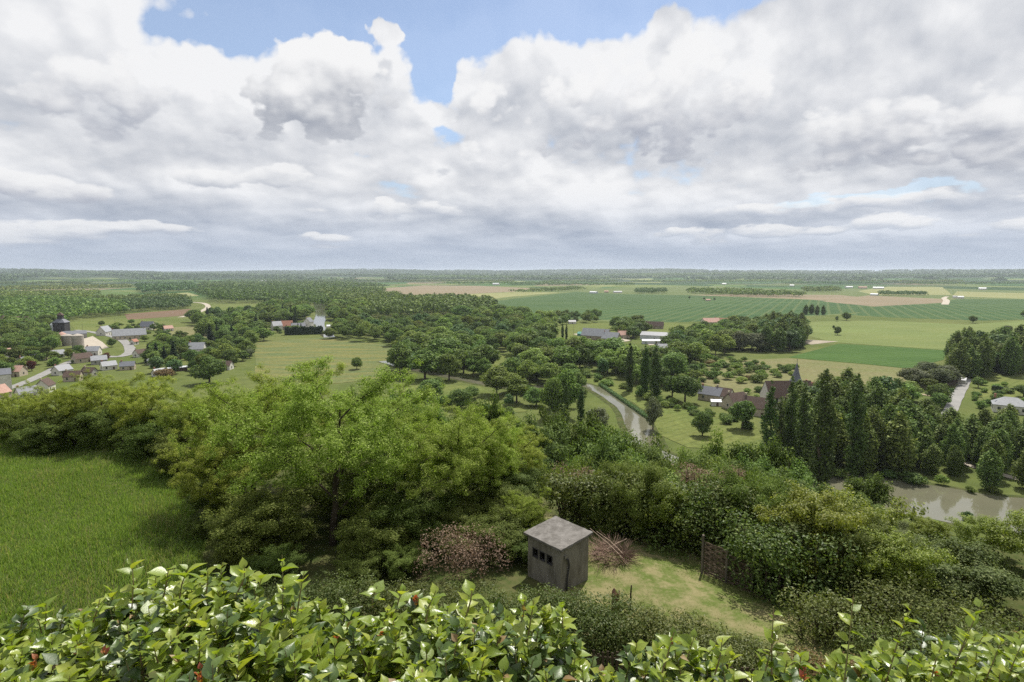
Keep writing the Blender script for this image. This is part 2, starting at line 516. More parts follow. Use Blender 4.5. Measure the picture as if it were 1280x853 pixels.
def build_terrain():
    NA = 420
    radii = np.concatenate([[0.0], np.geomspace(1.0, 16500, 260)])
    ang = np.linspace(-np.pi, np.pi, NA, endpoint=False)
    # finer in front
    ang = np.pi * (0.55 * (ang / np.pi) + 0.45 * (ang / np.pi) ** 3)
    rr, aa = np.meshgrid(radii[1:], ang, indexing='ij')
    x = rr * np.sin(aa); y = rr * np.cos(aa)
    z = ground_np(x, y)
    v = np.stack([x.ravel(), y.ravel(), z.ravel()], 1)
    v = np.vstack([v, [[0, 0, 67.0]]])
    i = np.arange(len(radii) - 2)[:, None]; k = np.arange(NA)[None, :]
    a = i * NA + k; b = i * NA + (k + 1) % NA
    q = np.stack([a, a + NA, b + NA, b], -1).reshape(-1, 4)
    c = len(v) - 1
    tri = np.stack([np.full(NA, c), np.arange(NA), (np.arange(NA) + 1) % NA], 1)
    m, nt, out = new_mat("valley_ground")
    pos = worldpos(nt)
    sp = nt.nodes.new('ShaderNodeSeparateXYZ'); nt.links.new(pos.s, sp.inputs[0])
    px_, py_, pz_ = X(sp.outputs[0]), X(sp.outputs[1]), X(sp.outputs[2])
    n0 = noise_tex(pos, 0.012, 5, 0.6)
    n1 = noise_tex(pos, 0.12, 5, 0.6)
    n2 = noise_tex(pos, 1.4, 5, 0.65)
    meadow = mixc(smooth(n0, 0.35, 0.65), (0.080, 0.105, 0.028), (0.118, 0.133, 0.044))
    meadow = mixc(smooth(n1, 0.35, 0.75) * 0.5, meadow, (0.050, 0.068, 0.022))
    # far patchwork of crops and woods
    vor = nt.nodes.new('ShaderNodeTexVoronoi'); vor.feature = 'F1'
    wv = noise_tex(pos, 0.0015, 2, 0.5)
    shift = nt.nodes.new('ShaderNodeVectorMath'); shift.operation = 'ADD'
    nt.links.new(pos.s, shift.inputs[0])
    nt.links.new(comb(wv * 220.0, wv * 150.0, 0.0).s, shift.inputs[1])
    nt.links.new(scale3(X(shift.outputs[0]), 1.0, 0.6, 0.0, 0.5).s, vor.inputs['Vector'])
    vor.inputs['Scale'].default_value = 0.0030
    spc = nt.nodes.new('ShaderNodeSeparateColor'); nt.links.new(vor.outputs['Color'], spc.inputs[0])
    cell = X(spc.outputs[0])
    patch = ramp(cell, [(0.0, (0.035, 0.07, 0.022)), (0.22, (0.05, 0.105, 0.032)), (0.4, (0.12, 0.15, 0.05)), (0.58, (0.085, 0.13, 0.04)),
                        (0.72, (0.17, 0.19, 0.075)), (0.84, (0.20, 0.165, 0.105)), (0.92, (0.06, 0.12, 0.035)), (1.0, (0.13, 0.16, 0.06))])
    patch.s.node.color_ramp.interpolation = 'CONSTANT'
    dist = X.m('SQRT', px_ * px_ + py_ * py_)
    wood = smooth(noise_tex(scale3(pos, 0.7, 1.0, 0.0), 0.0011, 4, 0.55), 0.47, 0.50)
    wood = X.m('MAXIMUM', wood * (smooth(dist, 2500.0, 5500.0) * 0.8 + 0.1), smooth(pz_ + noise_tex(pos, 0.002, 3, 0.6) * 70.0, 62.0, 70.0) * 0.9)
    patch = mixc(wood, patch, (0.022, 0.040, 0.018))
    valley = mixc(smooth(dist, 1500, 2300), meadow, patch)
    # hillside: rough grass, bare and dry patches
    slope = mixc(smooth(n2, 0.35, 0.7), (0.045, 0.065, 0.018), (0.085, 0.085, 0.035))
    slope = mixc(smooth(n1, 0.5, 0.7) * 0.6, slope, (0.10, 0.085, 0.045))
    col = mixc(smooth(pz_, 1.0, 6.0) * smooth(dist, 900.0, 500.0), valley, slope)
    principled(nt, out, col, 1.0, 0.05, bump(nt, n2, 0.4, 0.15))
    me = np_mesh("ground", v, [q, tri[:, ::-1]], [m], smooth=True)
    o = link("ground", me)
    tag(o, "valley floor and wooded hillside with far low hills", "ground", kind="structure")
    return o
build_terrain()

# ------------------------------------------------------------------ fields, laid as thin sheets on the flat valley floor
_zlev = [0.05]
def sheet(name, pix, mat, label=None, z=None, cat=None):
    if z is None:
        _zlev[0] += 0.005; z = _zlev[0]
    pts = [P(a, b, 0) for a, b in pix]
    # wobble long edges a little
    out = []
    for i, p in enumerate(pts):
        q = pts[(i + 1) % len(pts)]
        L = (q - p).length
        n = int(min(24, max(1, L / 25)))
        for k in range(n):
            t = k / n
            w = p.lerp(q, t)
            if 0 < k:
                nz = mnoise.noise(Vector((w.x * 0.013, w.y * 0.013, 3.0)))
                d = (q - p).normalized()
                w += Vector((-d.y, d.x, 0)) * nz * min(4.0, L * 0.01)
            out.append((w.x, w.y, z))
    bm = bmesh.new()
    f = bm.faces.new([bm.verts.new(p) for p in out])
    bmesh.ops.triangulate(bm, faces=[f])
    for f in bm.faces:
        f.normal_update()
        if f.normal.z < 0: f.normal_flip()
    me = bpy.data.meshes.new(name); bm.to_mesh(me); bm.free()
    me.materials.append(mat)
    o = link(name, me)
    tag(o, label, cat or "field", kind="structure")
    return o

M_wheat = mat_field("winter_wheat", (0.038, 0.080, 0.030), (0.061, 0.104, 0.038), 0.004, 0.016, 0.5, (0.099, 0.129, 0.051), 0.45, 5.0)
M_wheat2 = mat_field("spring_wheat", (0.048, 0.095, 0.024), (0.064, 0.113, 0.030), 0.02, 0.045, 1.1, (0.041, 0.077, 0.022), 0.4, 3.0, 0.2)
M_barley = mat_field("barley", (0.158, 0.183, 0.065), (0.125, 0.159, 0.054), 0.012, 0.03, 1.45, (0.077, 0.110, 0.035), 0.35, 4.0, 0.25)
M_meadow = mat_field("dry_meadow", (0.138, 0.149, 0.061), (0.166, 0.155, 0.078), 0.02, 0, 0, None, 0, 2.0)
M_fresh = mat_field("fresh_meadow", (0.103, 0.133, 0.037), (0.134, 0.151, 0.047), 0.02, 0.06, 0.9, (0.077, 0.100, 0.029), 0.3, 2.0)
M_tan = mat_field("ploughed_soil", (0.225, 0.175, 0.122), (0.184, 0.153, 0.104), 0.004, 0.012, 0.2, (0.144, 0.144, 0.075), 0.4, 3.0, 0.15)
M_brown = mat_field("red_soil", (0.155, 0.101, 0.069), (0.133, 0.097, 0.064), 0.01, 0, 0, None, 0, 1.0, 0.2)
M_pale = mat_field("pale_crop", (0.235, 0.232, 0.111), (0.196, 0.204, 0.091), 0.004, 0.01, 0.3, (0.149, 0.166, 0.072), 0.4, 4.0, 0.15)
M_buttercup = mat_field("flowering_meadow", (0.094, 0.127, 0.052), (0.162, 0.155, 0.055), 0.022, 0, 0.3, None, 0, 3.5)
M_far_green = mat_field("far_crop", (0.083, 0.118, 0.043), (0.121, 0.142, 0.057), 0.003, 0, 0, None, 0, 4.0, 0.15)

sheet("field", [(470, 364), (540, 358), (650, 359), (700, 362), (860, 358), (1000, 362), (1150, 360), (1285, 364), (1290, 385), (1000, 396), (820, 404), (700, 400), (620, 392), (560, 378)], M_far_green, "broad pale green crop plain behind the village")
sheet("field", [(455, 362), (530, 357), (600, 357.5), (672, 361), (640, 365), (560, 369), (500, 371)], M_tan, "bare tan ploughed field near the horizon")
sheet("field", [(500, 372), (560, 369), (650, 365), (700, 366), (640, 371), (585, 378)], M_pale, "pale yellow strip crop below the tan field")
sheet("field", [(618, 377), (655, 372), (720, 365), (780, 368), (860, 369), (930, 372), (1010, 375), (1080, 379), (1110, 388), (1030, 394), (985, 396), (900, 401), (850, 403), (780, 401), (700, 398), (645, 393)], M_wheat, "large dark green wheat field beyond the village")
sheet("field", [(1072, 383), (1175, 379.5), (1196, 374), (1285, 374.5), (1290, 399), (1230, 401), (1170, 399), (1110, 397), (1060, 394), (1090, 388)], M_wheat, "dark green wheat field behind the lone tree")
sheet("field", [(1028, 377), (1085, 369.5), (1180, 374), (1184, 378.5), (1092, 383.5)], M_tan, "pinkish bare soil field beside the pale lane")
sheet("field", [(1072, 364), (1110, 358.5), (1178, 359), (1190, 369), (1092, 369)], M_pale, "pale yellow crop behind the far farm")
sheet("field", [(1190, 370.5), (1285, 374), (1290, 367), (1196, 364.5)], M_pale, "pale crop strip at the right edge")
sheet("field", [(860, 369), (1000, 374), (1030, 376), (1080, 372), (1050, 369), (920, 368)], M_tan, "thin tan strip under the far wood")
sheet("field", [(990, 404), (1030, 402), (1100, 401), (1210, 406), (1290, 400), (1295, 420), (1182, 428), (1184, 438), (1110, 433), (1040, 428), (1010, 420)], M_barley, "yellow green barley field with faint tracks")
sheet("field", [(986, 447), (1048, 430), (1110, 433.5), (1184, 438.5), (1180, 450), (1137, 461), (1080, 455)], M_wheat2, "vivid green wedge of young wheat")
sheet("field", [(890, 452), (985, 448), (1080, 456), (1137, 462), (1200, 470), (1150, 490), (1030, 486), (920, 492), (870, 478)], M_meadow, "dry meadow behind the church")
sheet("field", [(1200, 470), (1290, 440), (1330, 470), (1330, 540), (1230, 500)], M_fresh, "green pasture right of the poplar grove")
sheet("field", [(985, 428), (1010, 425), (1048, 427), (1015, 431)], mat_plain("bare_patch", (0.30, 0.26, 0.20), None, 0.05), "bare earth patch at the field corner")
sheet("field", [(85, 403), (158, 398), (205, 402), (165, 411), (98, 417)], M_fresh, "light green meadow behind the grain tower")
sheet("field", [(155, 393), (236, 386.5), (248, 388), (228, 395), (160, 400)], M_brown, "red brown ploughed strip by the dark wood")
sheet("field", [(228, 399), (268, 381), (342, 379.5), (350, 386), (290, 396)], M_fresh, "smooth green field beside the pale track")
sheet("field", [(192, 411), (288, 405), (292, 414), (255, 427), (200, 428)], M_meadow, "mown meadow behind the conifers")
sheet("field", [(318, 428), (400, 422), (480, 431), (512, 447), (490, 472), (420, 480), (320, 475)], M_buttercup, "meadow with yellow flowers below the mill hedge")
sheet("field", [(452, 400.5), (566, 396.5), (580, 401), (540, 405), (470, 406)], M_fresh, "narrow green field below the poplar plantation")
sheet("field", [(712, 465), (760, 478), (810, 493), (870, 508), (945, 532), (960, 565), (860, 560), (815, 540), (770, 505), (735, 482)], M_fresh, "riverside meadow with tall grass")
sheet("field", [(500, 478), (600, 484), (660, 515), (560, 520), (490, 500)], M_fresh, "shaded meadow by the stream")
sheet("field", [(602, 440), (640, 444), (640, 462), (606, 464)], M_fresh, "small meadow gap between the belts of trees")
sheet("field", [(690, 405), (830, 404), (905, 408), (880, 424), (700, 424)], M_fresh, "village pasture with hedges")
sheet("field", [(125, 371), (235, 366), (250, 370), (180, 374)], M_pale, "thin pale field among far woods")

# ------------------------------------------------------------------ river, banks, roads
def ribbon(name, pts, widths, mat, z, label, cat, edge=None):
    pts = [Vector(p) for p in pts]
    # Catmull-Rom resample
    fine, fw = [], []
    n = len(pts)
    for i in range(n - 1):
        p0, p1, p2, p3 = pts[max(i - 1, 0)], pts[i], pts[i + 1], pts[min(i + 2, n - 1)]
        m = max(3, int((p2 - p1).length / 5)); m = min(m, 24)
        for k in range(m):
            t = k / m
            q = 0.5 * ((2 * p1) + (p2 - p0) * t + (2 * p0 - 5 * p1 + 4 * p2 - p3) * t * t + (3 * p1 - p0 - 3 * p2 + p3) * t ** 3)
            fine.append(q); fw.append(widths[i] * (1 - t) + widths[i + 1] * t)
    fine.append(pts[-1]); fw.append(widths[-1])
    L, Rr = [], []
    for i, p in enumerate(fine):
        t = (fine[min(i + 1, len(fine) - 1)] - fine[max(i - 1, 0)]); t.z = 0
        t = t.normalized() if t.length > 1e-6 else Vector((0, 1, 0))
        s = Vector((t.y, -t.x, 0))
        w = fw[i] / 2 * (1 + 0.12 * mnoise.noise(Vector((p.x * 0.08, p.y * 0.08, 0))))
        L.append(p - s * w); Rr.append(p + s * w)
    vs = [(p.x, p.y, z) for p in L] + [(p.x, p.y, z) for p in Rr]
    m = len(fine)
    fs = [(i, i + m, i + m + 1, i + 1) for i in range(m - 1)]
    me = bpy.data.meshes.new(name); me.from_pydata(vs, [], fs); me.materials.append(mat); me.update()
    o = link(name, me)
    tag(o, label, cat, kind="structure")
    if edge:
        for side, pts_, sgn in (("bank", L, -1), ("bank", Rr, 1)):
            mb = MB(); prof = [(-0.3, 0.0), (0.2, 0.36), (1.1, 0.48), (2.6, 0.22), (3.4, 0.0)]
            rows = []
            for i, p in enumerate(pts_):
                t = (fine[min(i + 1, m - 1)] - fine[max(i - 1, 0)]); t.z = 0; t = t.normalized()
                s = Vector((t.y, -t.x, 0)) * sgn
                k = 0.75 + 0.6 * mnoise.noise(Vector((p.x * 0.15, p.y * 0.15, side == "bank")))
                rows.append([(p + s * a).to_tuple()[:2] + (max(b * k, 0.0) - 0.05,) for a, b in prof])
            vs = [q for r_ in rows for q in r_]
            fs = []
            np_ = len(prof)
            for i in range(len(rows) - 1):
                for k in range(np_ - 1):
                    f = (i * np_ + k, i * np_ + k + 1, (i + 1) * np_ + k + 1, (i + 1) * np_ + k)
                    fs.append(f if sgn < 0 else f[::-1])
            mb.add(vs, fs)
            b = mb.build("river_bank", edge, smooth=True)
            tag(b, "overgrown earth bank of the river", "river bank", kind="structure")
    return o

def mat_water():
    m, nt, out = new_mat("river_water")
    v = worldpos(nt)
    n = noise_tex(v, 0.9, 4, 0.6)
    n2 = noise_tex(v, 0.06, 3, 0.5)
    b = principled(nt, out, mixc(smooth(n2, 0.3, 0.7), (0.135, 0.131, 0.088), (0.112, 0.111, 0.075)), 0.05, 0.75,
                   bump(nt, n, 0.05, 0.05))
    return m
M_water = mat_water()
M_bank = mat_field("bank_grass", (0.05, 0.07, 0.02), (0.085, 0.09, 0.035), 0.2, 0, 0, None, 0, 1.0, 0.5)
RZ = 0.23
ribbon("river", [P(*p) for p in ((398, 378), (400, 386), (401, 396), (398, 408), (412, 422))], (26, 20, 17, 16, 12), M_water, RZ,
       "upper reach of the river shining between trees", "river")
ribbon("river", [P(*p) for p in ((478, 452), (520, 463), (565, 472), (610, 481), (652, 486), (682, 482), (708, 477), (738, 484), (762, 496), (786, 513), (799, 535), (815, 570), (905, 596), (1000, 604), (1098, 617), (1180, 630), (1262, 643), (1340, 652))],
       (7, 7, 7, 7, 6, 6, 7, 8, 9, 10.5, 12, 14, 18, 26, 33, 34, 31, 30), M_water, RZ, "brown river winding along the foot of the hill", "river", M_bank)
M_asphalt = mat_plain("old_asphalt", (0.235, 0.23, 0.22), (0.18, 0.178, 0.17), 0.15)
M_gravel = mat_plain("pale_gravel", (0.37, 0.325, 0.265), (0.29, 0.26, 0.21), 0.2)
M_dirt = mat_plain("dirt_track", (0.27, 0.20, 0.14), (0.17, 0.16, 0.09), 0.25)
ribbon("road", [P(*p) for p in ((1178, 530), (1188, 514), (1196, 496), (1205, 481), (1208, 474))], (6, 6, 6, 5.5, 5), M_asphalt, 0.27, "grey lane leading past the poplar grove", "road")
ribbon("track", [P(*p) for p in ((1122, 488), (1150, 493), (1186, 499))], (4, 4, 4), M_dirt, 0.25, "brown dirt track joining the lane", "track")
ribbon("path", [P(*p) for p in ((1200, 578), (1225, 586), (1262, 597), (1300, 606))], (4, 4, 4, 4), M_gravel, 0.26, "pale riverside path under the trees", "path")
ribbon("track", [P(*p) for p in ((1181, 381), (1183, 376), (1180, 373), (1184, 371))], (14, 14, 12, 10), M_gravel, 0.26, "pale farm lane between the far fields", "track")
ribbon("track", [P(*p) for p in ((225, 397), (245, 392), (260, 384), (252, 379), (225, 378))], (9, 9, 10, 11, 12), M_gravel, 0.265, "pale curving track between fields", "track")
ribbon("road", [P(*p) for p in ((-30, 497), (20, 483), (55, 468), (80, 456), (112, 446), (150, 446), (163, 438), (150, 424), (118, 416), (95, 413))], (7, 7, 7, 7, 7, 8, 9, 8, 7, 6), M_asphalt, 0.28, "grey village street with a wide bend", "road")
sheet("yard", [(104, 424), (116, 420.5), (128, 428), (136, 435), (118, 438), (97, 439)], M_gravel, "pale sandy yard beside the silos", 0.24, "yard")
sheet("yard", [(805, 428), (838, 424), (842, 429), (812, 432)], M_gravel, "pale yard before the white sheds", 0.24, "yard")
sheet("yard", [(716, 418), (735, 416), (790, 426), (770, 429)], M_gravel, "pale yard before the long barn", 0.24, "yard")

# ------------------------------------------------------------------ haze: even, thin air over the whole valley
def build_haze():
    mb = MB()
    mb.box((0, 8200, 89.5), (34000, 17600, 181))
    m, nt, out = new_mat("haze_air")
    v = nt.nodes.new('ShaderNodeVolumePrincipled')
    v.inputs['Color'].default_value = (0.78, 0.88, 1.0, 1)
    v.inputs['Density'].default_value = HAZE_DENSITY
    v.inputs['Anisotropy'].default_value = 0.3
    nt.links.new(v.outputs[0], out.inputs['Volume'])
    o = mb.build("haze", m)
    tag(o, "thin blue haze over the far valley", "haze", kind="stuff")
HAZE_DENSITY = 4.3e-5
build_haze()

# wooded crests of the far hills
def ridge_woods():
    rng = np.random.default_rng(99)
    n = 15000
    a = np.radians(rng.uniform(-47, 47, n)); r = np.sqrt(rng.uniform(5600.0 ** 2, 12800.0 ** 2, n))
    x, y = r * np.sin(a), r * np.cos(a)
    q = np.sin(x * 0.0016 + 1.0) * np.sin(y * 0.0021 + 0.6) + 0.6 * np.sin(x * 0.0045 + y * 0.0031) + 0.35 * np.sin(x * 0.011 - y * 0.009)
    k = q > -0.05
    x, y = x[k], y[k]; z = ground_np(x, y)
    m = len(x); fpt = 9
    c = np.repeat(np.stack([x, y, z + 6], 1), fpt, 0)
    d = unit(rng.normal(size=(m * fpt, 3))); d[:, 2] = np.abs(d[:, 2])
    w = np.repeat(rng.uniform(25, 48, m), fpt)[:, None]; hh = np.repeat(rng.uniform(11, 22, m), fpt)[:, None]
    c = c + d * np.concatenate([w, w, hh], 1)
    v, f = leaf_quads(c, d + rng.normal(size=c.shape) * 0.3, rng.uniform(8, 16, len(c)), rng, 0.8, 0.1)
    o = link("distant_wood", np_mesh("distant_wood", v, [f], [L_dark]))
    tag(o, "bluish woods covering the far hills along the horizon", "wood", kind="stuff")

# ------------------------------------------------------------------ plant library
def unit(v):
    return v / np.maximum(np.linalg.norm(v, axis=-1, keepdims=True), 1e-9)

def leaf_quads(c, nrm, size, rng, aspect=0.6, fold=0.0):
    """rhombus leaves centred at c facing nrm; size (N,) half length"""
    n = len(c)
    nrm = unit(nrm)
    t = unit(np.cross(nrm, rng.normal(size=(n, 3))))
    b = np.cross(nrm, t)
    L = size[:, None]; W = L * aspect
    up = nrm * (L * fold)
    v = np.stack([c - t * L, c - b * W * rng.uniform(0.7, 1.2, (n, 1)) + up, c + t * L, c + b * W * rng.uniform(0.7, 1.2, (n, 1)) + up], 1).reshape(-1, 3)
    f = np.arange(4 * n).reshape(n, 4)
    return v, f

def lobe_leaves(rng, centers, radii, per_area, size, squash=0.8, inner=0.25, up=0.25, jitter=0.42, droop=0.0):
    """leaves on the outward shells of many lobes (the crown's clumps), with some inside"""
    C, Nn = [], []
    cen = centers.mean(0)
    for c, r in zip(centers, radii):
        n = max(6, int(per_area * r * r))
        d = unit(rng.normal(size=(n * 2, 3)))
        out = unit((c - cen)[None, :] + np.array([[0, 0, 0.4]]))
        keep = (d @ out.T).ravel() > rng.uniform(-1.0, 0.1, n * 2)
        d = d[keep][:n]
        k = len(d)
        rad = r * np.where(rng.random(k) < inner, rng.uniform(0.3, 0.9, k), rng.uniform(0.82, 1.08, k))
        # bumpy shell
        rad *= 1 + 0.16 * np.sin(d[:, 0] * 5 + c[0]) * np.sin(d[:, 1] * 6 + c[1]) + 0.1 * np.sin(d[:, 2] * 9 + c[2])
        p = c + d * rad[:, None] * np.array([1, 1, squash])
        C.append(p)
        Nn.append(d * 0.75 + rng.normal(size=(k, 3)) * jitter + np.array([0, 0, up]))
    C = np.vstack(C); Nn = np.vstack(Nn)
    s = size * rng.uniform(0.65, 1.3, len(C))
    return C, Nn, s

def round_crown(rng, H, W, base, n_lobes, per_area, size, taper=0.5, rlobe=(0.26, 0.42)):
    """H total height, W crown width, base = height where the crown starts"""
    cs, rs = [], []
    ch = (H - base) / 2; cz = base + ch
    for i in range(n_lobes):
        d = unit(rng.normal(size=3)); d[2] = d[2] * 0.9 + 0.12
        q = rng.uniform(0.45, 0.74)
        z = d[2] * ch * q
        w = W / 2 * q * (1 - taper * max(0, z / ch))
        r_ = rng.uniform(*rlobe) * W / 2 * 1.05
        cs.append([d[0] * w, d[1] * w, cz + z]); rs.append(min(r_, ch * 0.7))
    cs.append([0, 0, cz + ch * 0.45]); rs.append(W * 0.2)
    cs.append([0, 0, cz - ch * 0.1]); rs.append(W * 0.26)
    return lobe_leaves(rng, np.array(cs), np.array(rs), per_area, size)

def column_crown(rng, H, W, base, per_area, size, point=1.0):
    """upright columnar crown of ascending sprays"""
    cs, rs = [], []
    n = int(H * 1.6)
    for i in range(n):
        t = (i + rng.random()) / n
        prof = math.sin(math.pi * min(1, (t * 0.82 + 0.16))) ** 0.7 * (1 - 0.25 * t)
        a = rng.random() * 6.283
        q = W / 2 * prof * 0.45
        cs.append([math.cos(a) * q, math.sin(a) * q, base + (H - base) * t]); rs.append(max(0.25, W / 2 * prof * rng.uniform(0.5, 0.8)))
    return lobe_leaves(rng, np.array(cs), np.array(rs), per_area, size, squash=1.7, up=0.1)

def cone_crown(rng, H, W, base, n_tier, size):
    """conifer: whorls of drooping boughs"""
    C, N, S = [], [], []
    for i in range(n_tier):
        t = i / (n_tier - 1)
        z = base + (H - base) * t
        rad = W / 2 * (1 - t) ** 0.85 + 0.15
        nb = int(6 + 8 * (1 - t))
        for b in range(nb):
            a = rng.random() * 6.283
            L = rad * rng.uniform(0.75, 1.1)
            k = max(4, int(L * 9))
            s = rng.uniform(0.1, 1, k)
            p = np.stack([np.cos(a) * L * s, np.sin(a) * L * s, z - 0.35 * L * s + 0.1 * L * s * s], 1) + rng.normal(size=(k, 3)) * [0.2, 0.2, 0.12]
            C.append(p); N.append(np.array([[math.cos(a) * 0.4, math.sin(a) * 0.4, 0.7]]) + rng.normal(size=(k, 3)) * 0.5)
            S.append(size * rng.uniform(0.7, 1.3, k))
    return np.vstack(C), np.vstack(N), np.concatenate(S)

def crown_mesh(name, cns, mat, rng, aspect=0.62, fold=0.15):
    v, f = leaf_quads(cns[0], cns[1], cns[2], rng, aspect, fold)
    return np_mesh(name, v, [f], [mat])

def trunk_mesh(name, rng, H, r, crown_base, W, mat, limbs=6):
    mb = MB()
    top = H * 0.82
    pts = [(0, 0, -0.6)] + [(rng.normal() * 0.02 * H * t, rng.normal() * 0.02 * H * t, top * t) for t in (0.15, 0.35, 0.55, 0.75, 1.0)]
    mb.tube(pts, [r * 1.25, r, r * 0.85, r * 0.65, r * 0.42, r * 0.12], 7)
    for i in range(limbs):
        t = rng.uniform(max(0.25, crown_base / H), 0.75)
        a = i * 2.4 + rng.random()
        z = top * t
        L = W * 0.42 * (1.1 - t * 0.5)
        p0 = Vector((0, 0, z)); d = Vector((math.cos(a), math.sin(a), rng.uniform(0.5, 1.1)))
        mb.tube([p0, p0 + d * L * 0.5, p0 + d * L + Vector((0, 0, 0.15 * L))], [r * 0.4, r * 0.24, r * 0.07], 5)
    return mb.mesh(name, mat)

M_bark = mat_plain("bark", (0.085, 0.068, 0.050), (0.045, 0.036, 0.028), 4.0, 0.95, 0.1, 0.6)
M_bark_pale = mat_plain("pale_bark", (0.20, 0.18, 0.14), (0.10, 0.085, 0.065), 3.0, 0.95, 0.1, 0.5)
L_oak = mat_leaf("oak_leaves", (0.047, 0.084, 0.021), (0.157, 0.234, 0.057), (0.255, 0.344, 0.095), 0.28, var=0.5)
L_ash = mat_leaf("ash_leaves", (0.072, 0.116, 0.026), (0.216, 0.304, 0.070), (0.347, 0.435, 0.131), 0.32, var=0.45)
L_maple = mat_leaf("maple_leaves", (0.049, 0.083, 0.019), (0.153, 0.218, 0.050), (0.250, 0.316, 0.091), 0.3, var=0.5)
L_dark = mat_leaf("dark_leaves", (0.055, 0.100, 0.036), (0.105, 0.176, 0.057), (0.163, 0.243, 0.081), 0.2, var=0.4)
L_poplar = mat_leaf("poplar_leaves", (0.056, 0.089, 0.022), (0.143, 0.201, 0.048), (0.289, 0.347, 0.115), 0.25, var=0.35)
L_column = mat_leaf("columnar_leaves", (0.042, 0.075, 0.018), (0.074, 0.120, 0.027), (0.126, 0.178, 0.050), 0.2, var=0.3)
L_willow = mat_leaf("willow_leaves", (0.095, 0.115, 0.060), (0.145, 0.165, 0.095), (0.19, 0.21, 0.13), 0.3, var=0.3)
L_conifer = mat_leaf("conifer_needles", (0.016, 0.032, 0.017), (0.030, 0.054, 0.024), (0.044, 0.074, 0.030), 0.08, var=0.3)
L_copper = mat_leaf("copper_leaves", (0.072, 0.026, 0.022), (0.120, 0.042, 0.035), (0.160, 0.072, 0.048), 0.25, var=0.3)
L_lime = mat_leaf("lime_leaves", (0.085, 0.115, 0.018), (0.125, 0.155, 0.026), (0.16, 0.19, 0.04), 0.38, var=0.3)
L_rust = mat_leaf("rusty_leaves", (0.160, 0.120, 0.056), (0.224, 0.160, 0.080), (0.160, 0.176, 0.064), 0.3, var=0.3)

PROTO = {}
def proto(kind, crown_fn, mat, trunk, n=3, seed=0, aspect=0.62):
    L = []
    for i in range(n):
        rng = np.random.default_rng(seed * 31 + i)
        cns = crown_fn(rng, i)
        cm = crown_mesh(kind + "_crown", cns, mat, rng, aspect)
        tm = trunk_mesh(kind + "_trunk", rng, *trunk) if trunk else None
        L.append((cm, tm))
    PROTO[kind] = L

# unit trees are modelled at real size, then scaled per instance
proto("oak_tree", lambda g, i: round_crown(g, 14, 12 + i, 1.0, 20, 34, 0.42), L_oak, (14, 0.35, 3, 11, M_bark), 4, 1)
proto("ash_tree", lambda g, i: round_crown(g, 16, 11 + i, 1.2, 22, 36, 0.42, 0.65), L_ash, (16, 0.32, 3, 10, M_bark_pale), 4, 2)
proto("maple_tree", lambda g, i: round_crown(g, 14, 11 + i, 1.4, 22, 36, 0.42, 0.6, (0.22, 0.36)), L_maple, (14, 0.32, 3, 10, M_bark), 3, 13)
proto("alder_tree", lambda g, i: round_crown(g, 13, 8 + i * 0.6, 1.0, 18, 40, 0.38, 0.8), L_dark, (13, 0.25, 2, 7, M_bark), 3, 3)
proto("poplar_tree", lambda g, i: column_crown(g, 22, 8.0 + i * 0.6, 2.5, 34, 0.42), L_poplar, (22, 0.3, 4, 5, M_bark_pale, 4), 4, 4)
proto("columnar_poplar", lambda g, i: column_crown(g, 26, 3.9 + i * 0.4, 1.0, 90, 0.30), L_column, (26, 0.3, 4, 2.2, M_bark, 3), 3, 5)
proto("willow_tree", lambda g, i: round_crown(g, 11, 10 + i, 0.6, 20, 40, 0.38, 0.4), L_willow, (11, 0.35, 2, 8, M_bark_pale), 3, 6)
proto("spruce_tree", lambda g, i: cone_crown(g, 15, 6.0 + i * 0.5, 0.8, 22, 0.40), L_conifer, (15, 0.22, 2, 3, M_bark, 0), 3, 7)
proto("copper_beech", lambda g, i: round_crown(g, 9, 7.5, 0.8, 16, 44, 0.34), L_copper, (9, 0.25, 2, 6, M_bark), 2, 8)
proto("lime_tree", lambda g, i: round_crown(g, 12, 9 + i, 1.2, 20, 44, 0.36, 0.5), L_lime, (12, 0.3, 2, 8, M_bark), 3, 9)
proto("shrub", lambda g, i: round_crown(g, 3.4, 4.4 + i * 0.4, 0.0, 12, 130, 0.22, 0.4), L_ash, None, 4, 10)
proto("dark_shrub", lambda g, i: round_crown(g, 3.2, 4.6 + i * 0.4, 0.0, 12, 130, 0.22, 0.4), L_oak, None, 3, 11)
proto("rusty_shrub", lambda g, i: round_crown(g, 3.0, 4.4, 0.0, 12, 130, 0.22, 0.4), L_rust, None, 2, 12)
CAT = {"columnar_poplar": "poplar", "poplar_tree": "poplar", "shrub": "shrub", "dark_shrub": "shrub", "rusty_shrub": "shrub", "copper_beech": "tree"}
HT = {"oak_tree": 14, "ash_tree": 16, "alder_tree": 13, "maple_tree": 14, "poplar_tree": 22, "columnar_poplar": 26, "willow_tree": 11, "spruce_tree": 15,
      "copper_beech": 9, "lime_tree": 12, "shrub": 3.4, "dark_shrub": 3.2, "rusty_shrub": 3.0}
_prng = random.Random(11)
COUNT = {}
def plant(kind, pos, height, label, group=None, wide=1.0, variant=None, rot=None, parts=True):
    L = PROTO[kind]
    cm, tm = L[_prng.randrange(len(L)) if variant is None else variant % len(L)]
    s = height / HT[kind]
    name = {"dark_shrub": "shrub", "rusty_shrub": "shrub"}.get(kind, kind)
    COUNT[name] = COUNT.get(name, 0) + 1
    sc = (s * wide, s * wide, s)
    rz = _prng.random() * 6.283 if rot is None else rot
    cat = CAT.get(kind, "tree")
    if tm is None or not parts:
        o = link(name, cm, None, pos, rz); o.scale = sc
        return tag(o, label, cat, group)
    root = thing(name, label, cat, pos, rz, group); root.scale = sc
    link("trunk", tm, root); link("crown", cm, root)
    return root

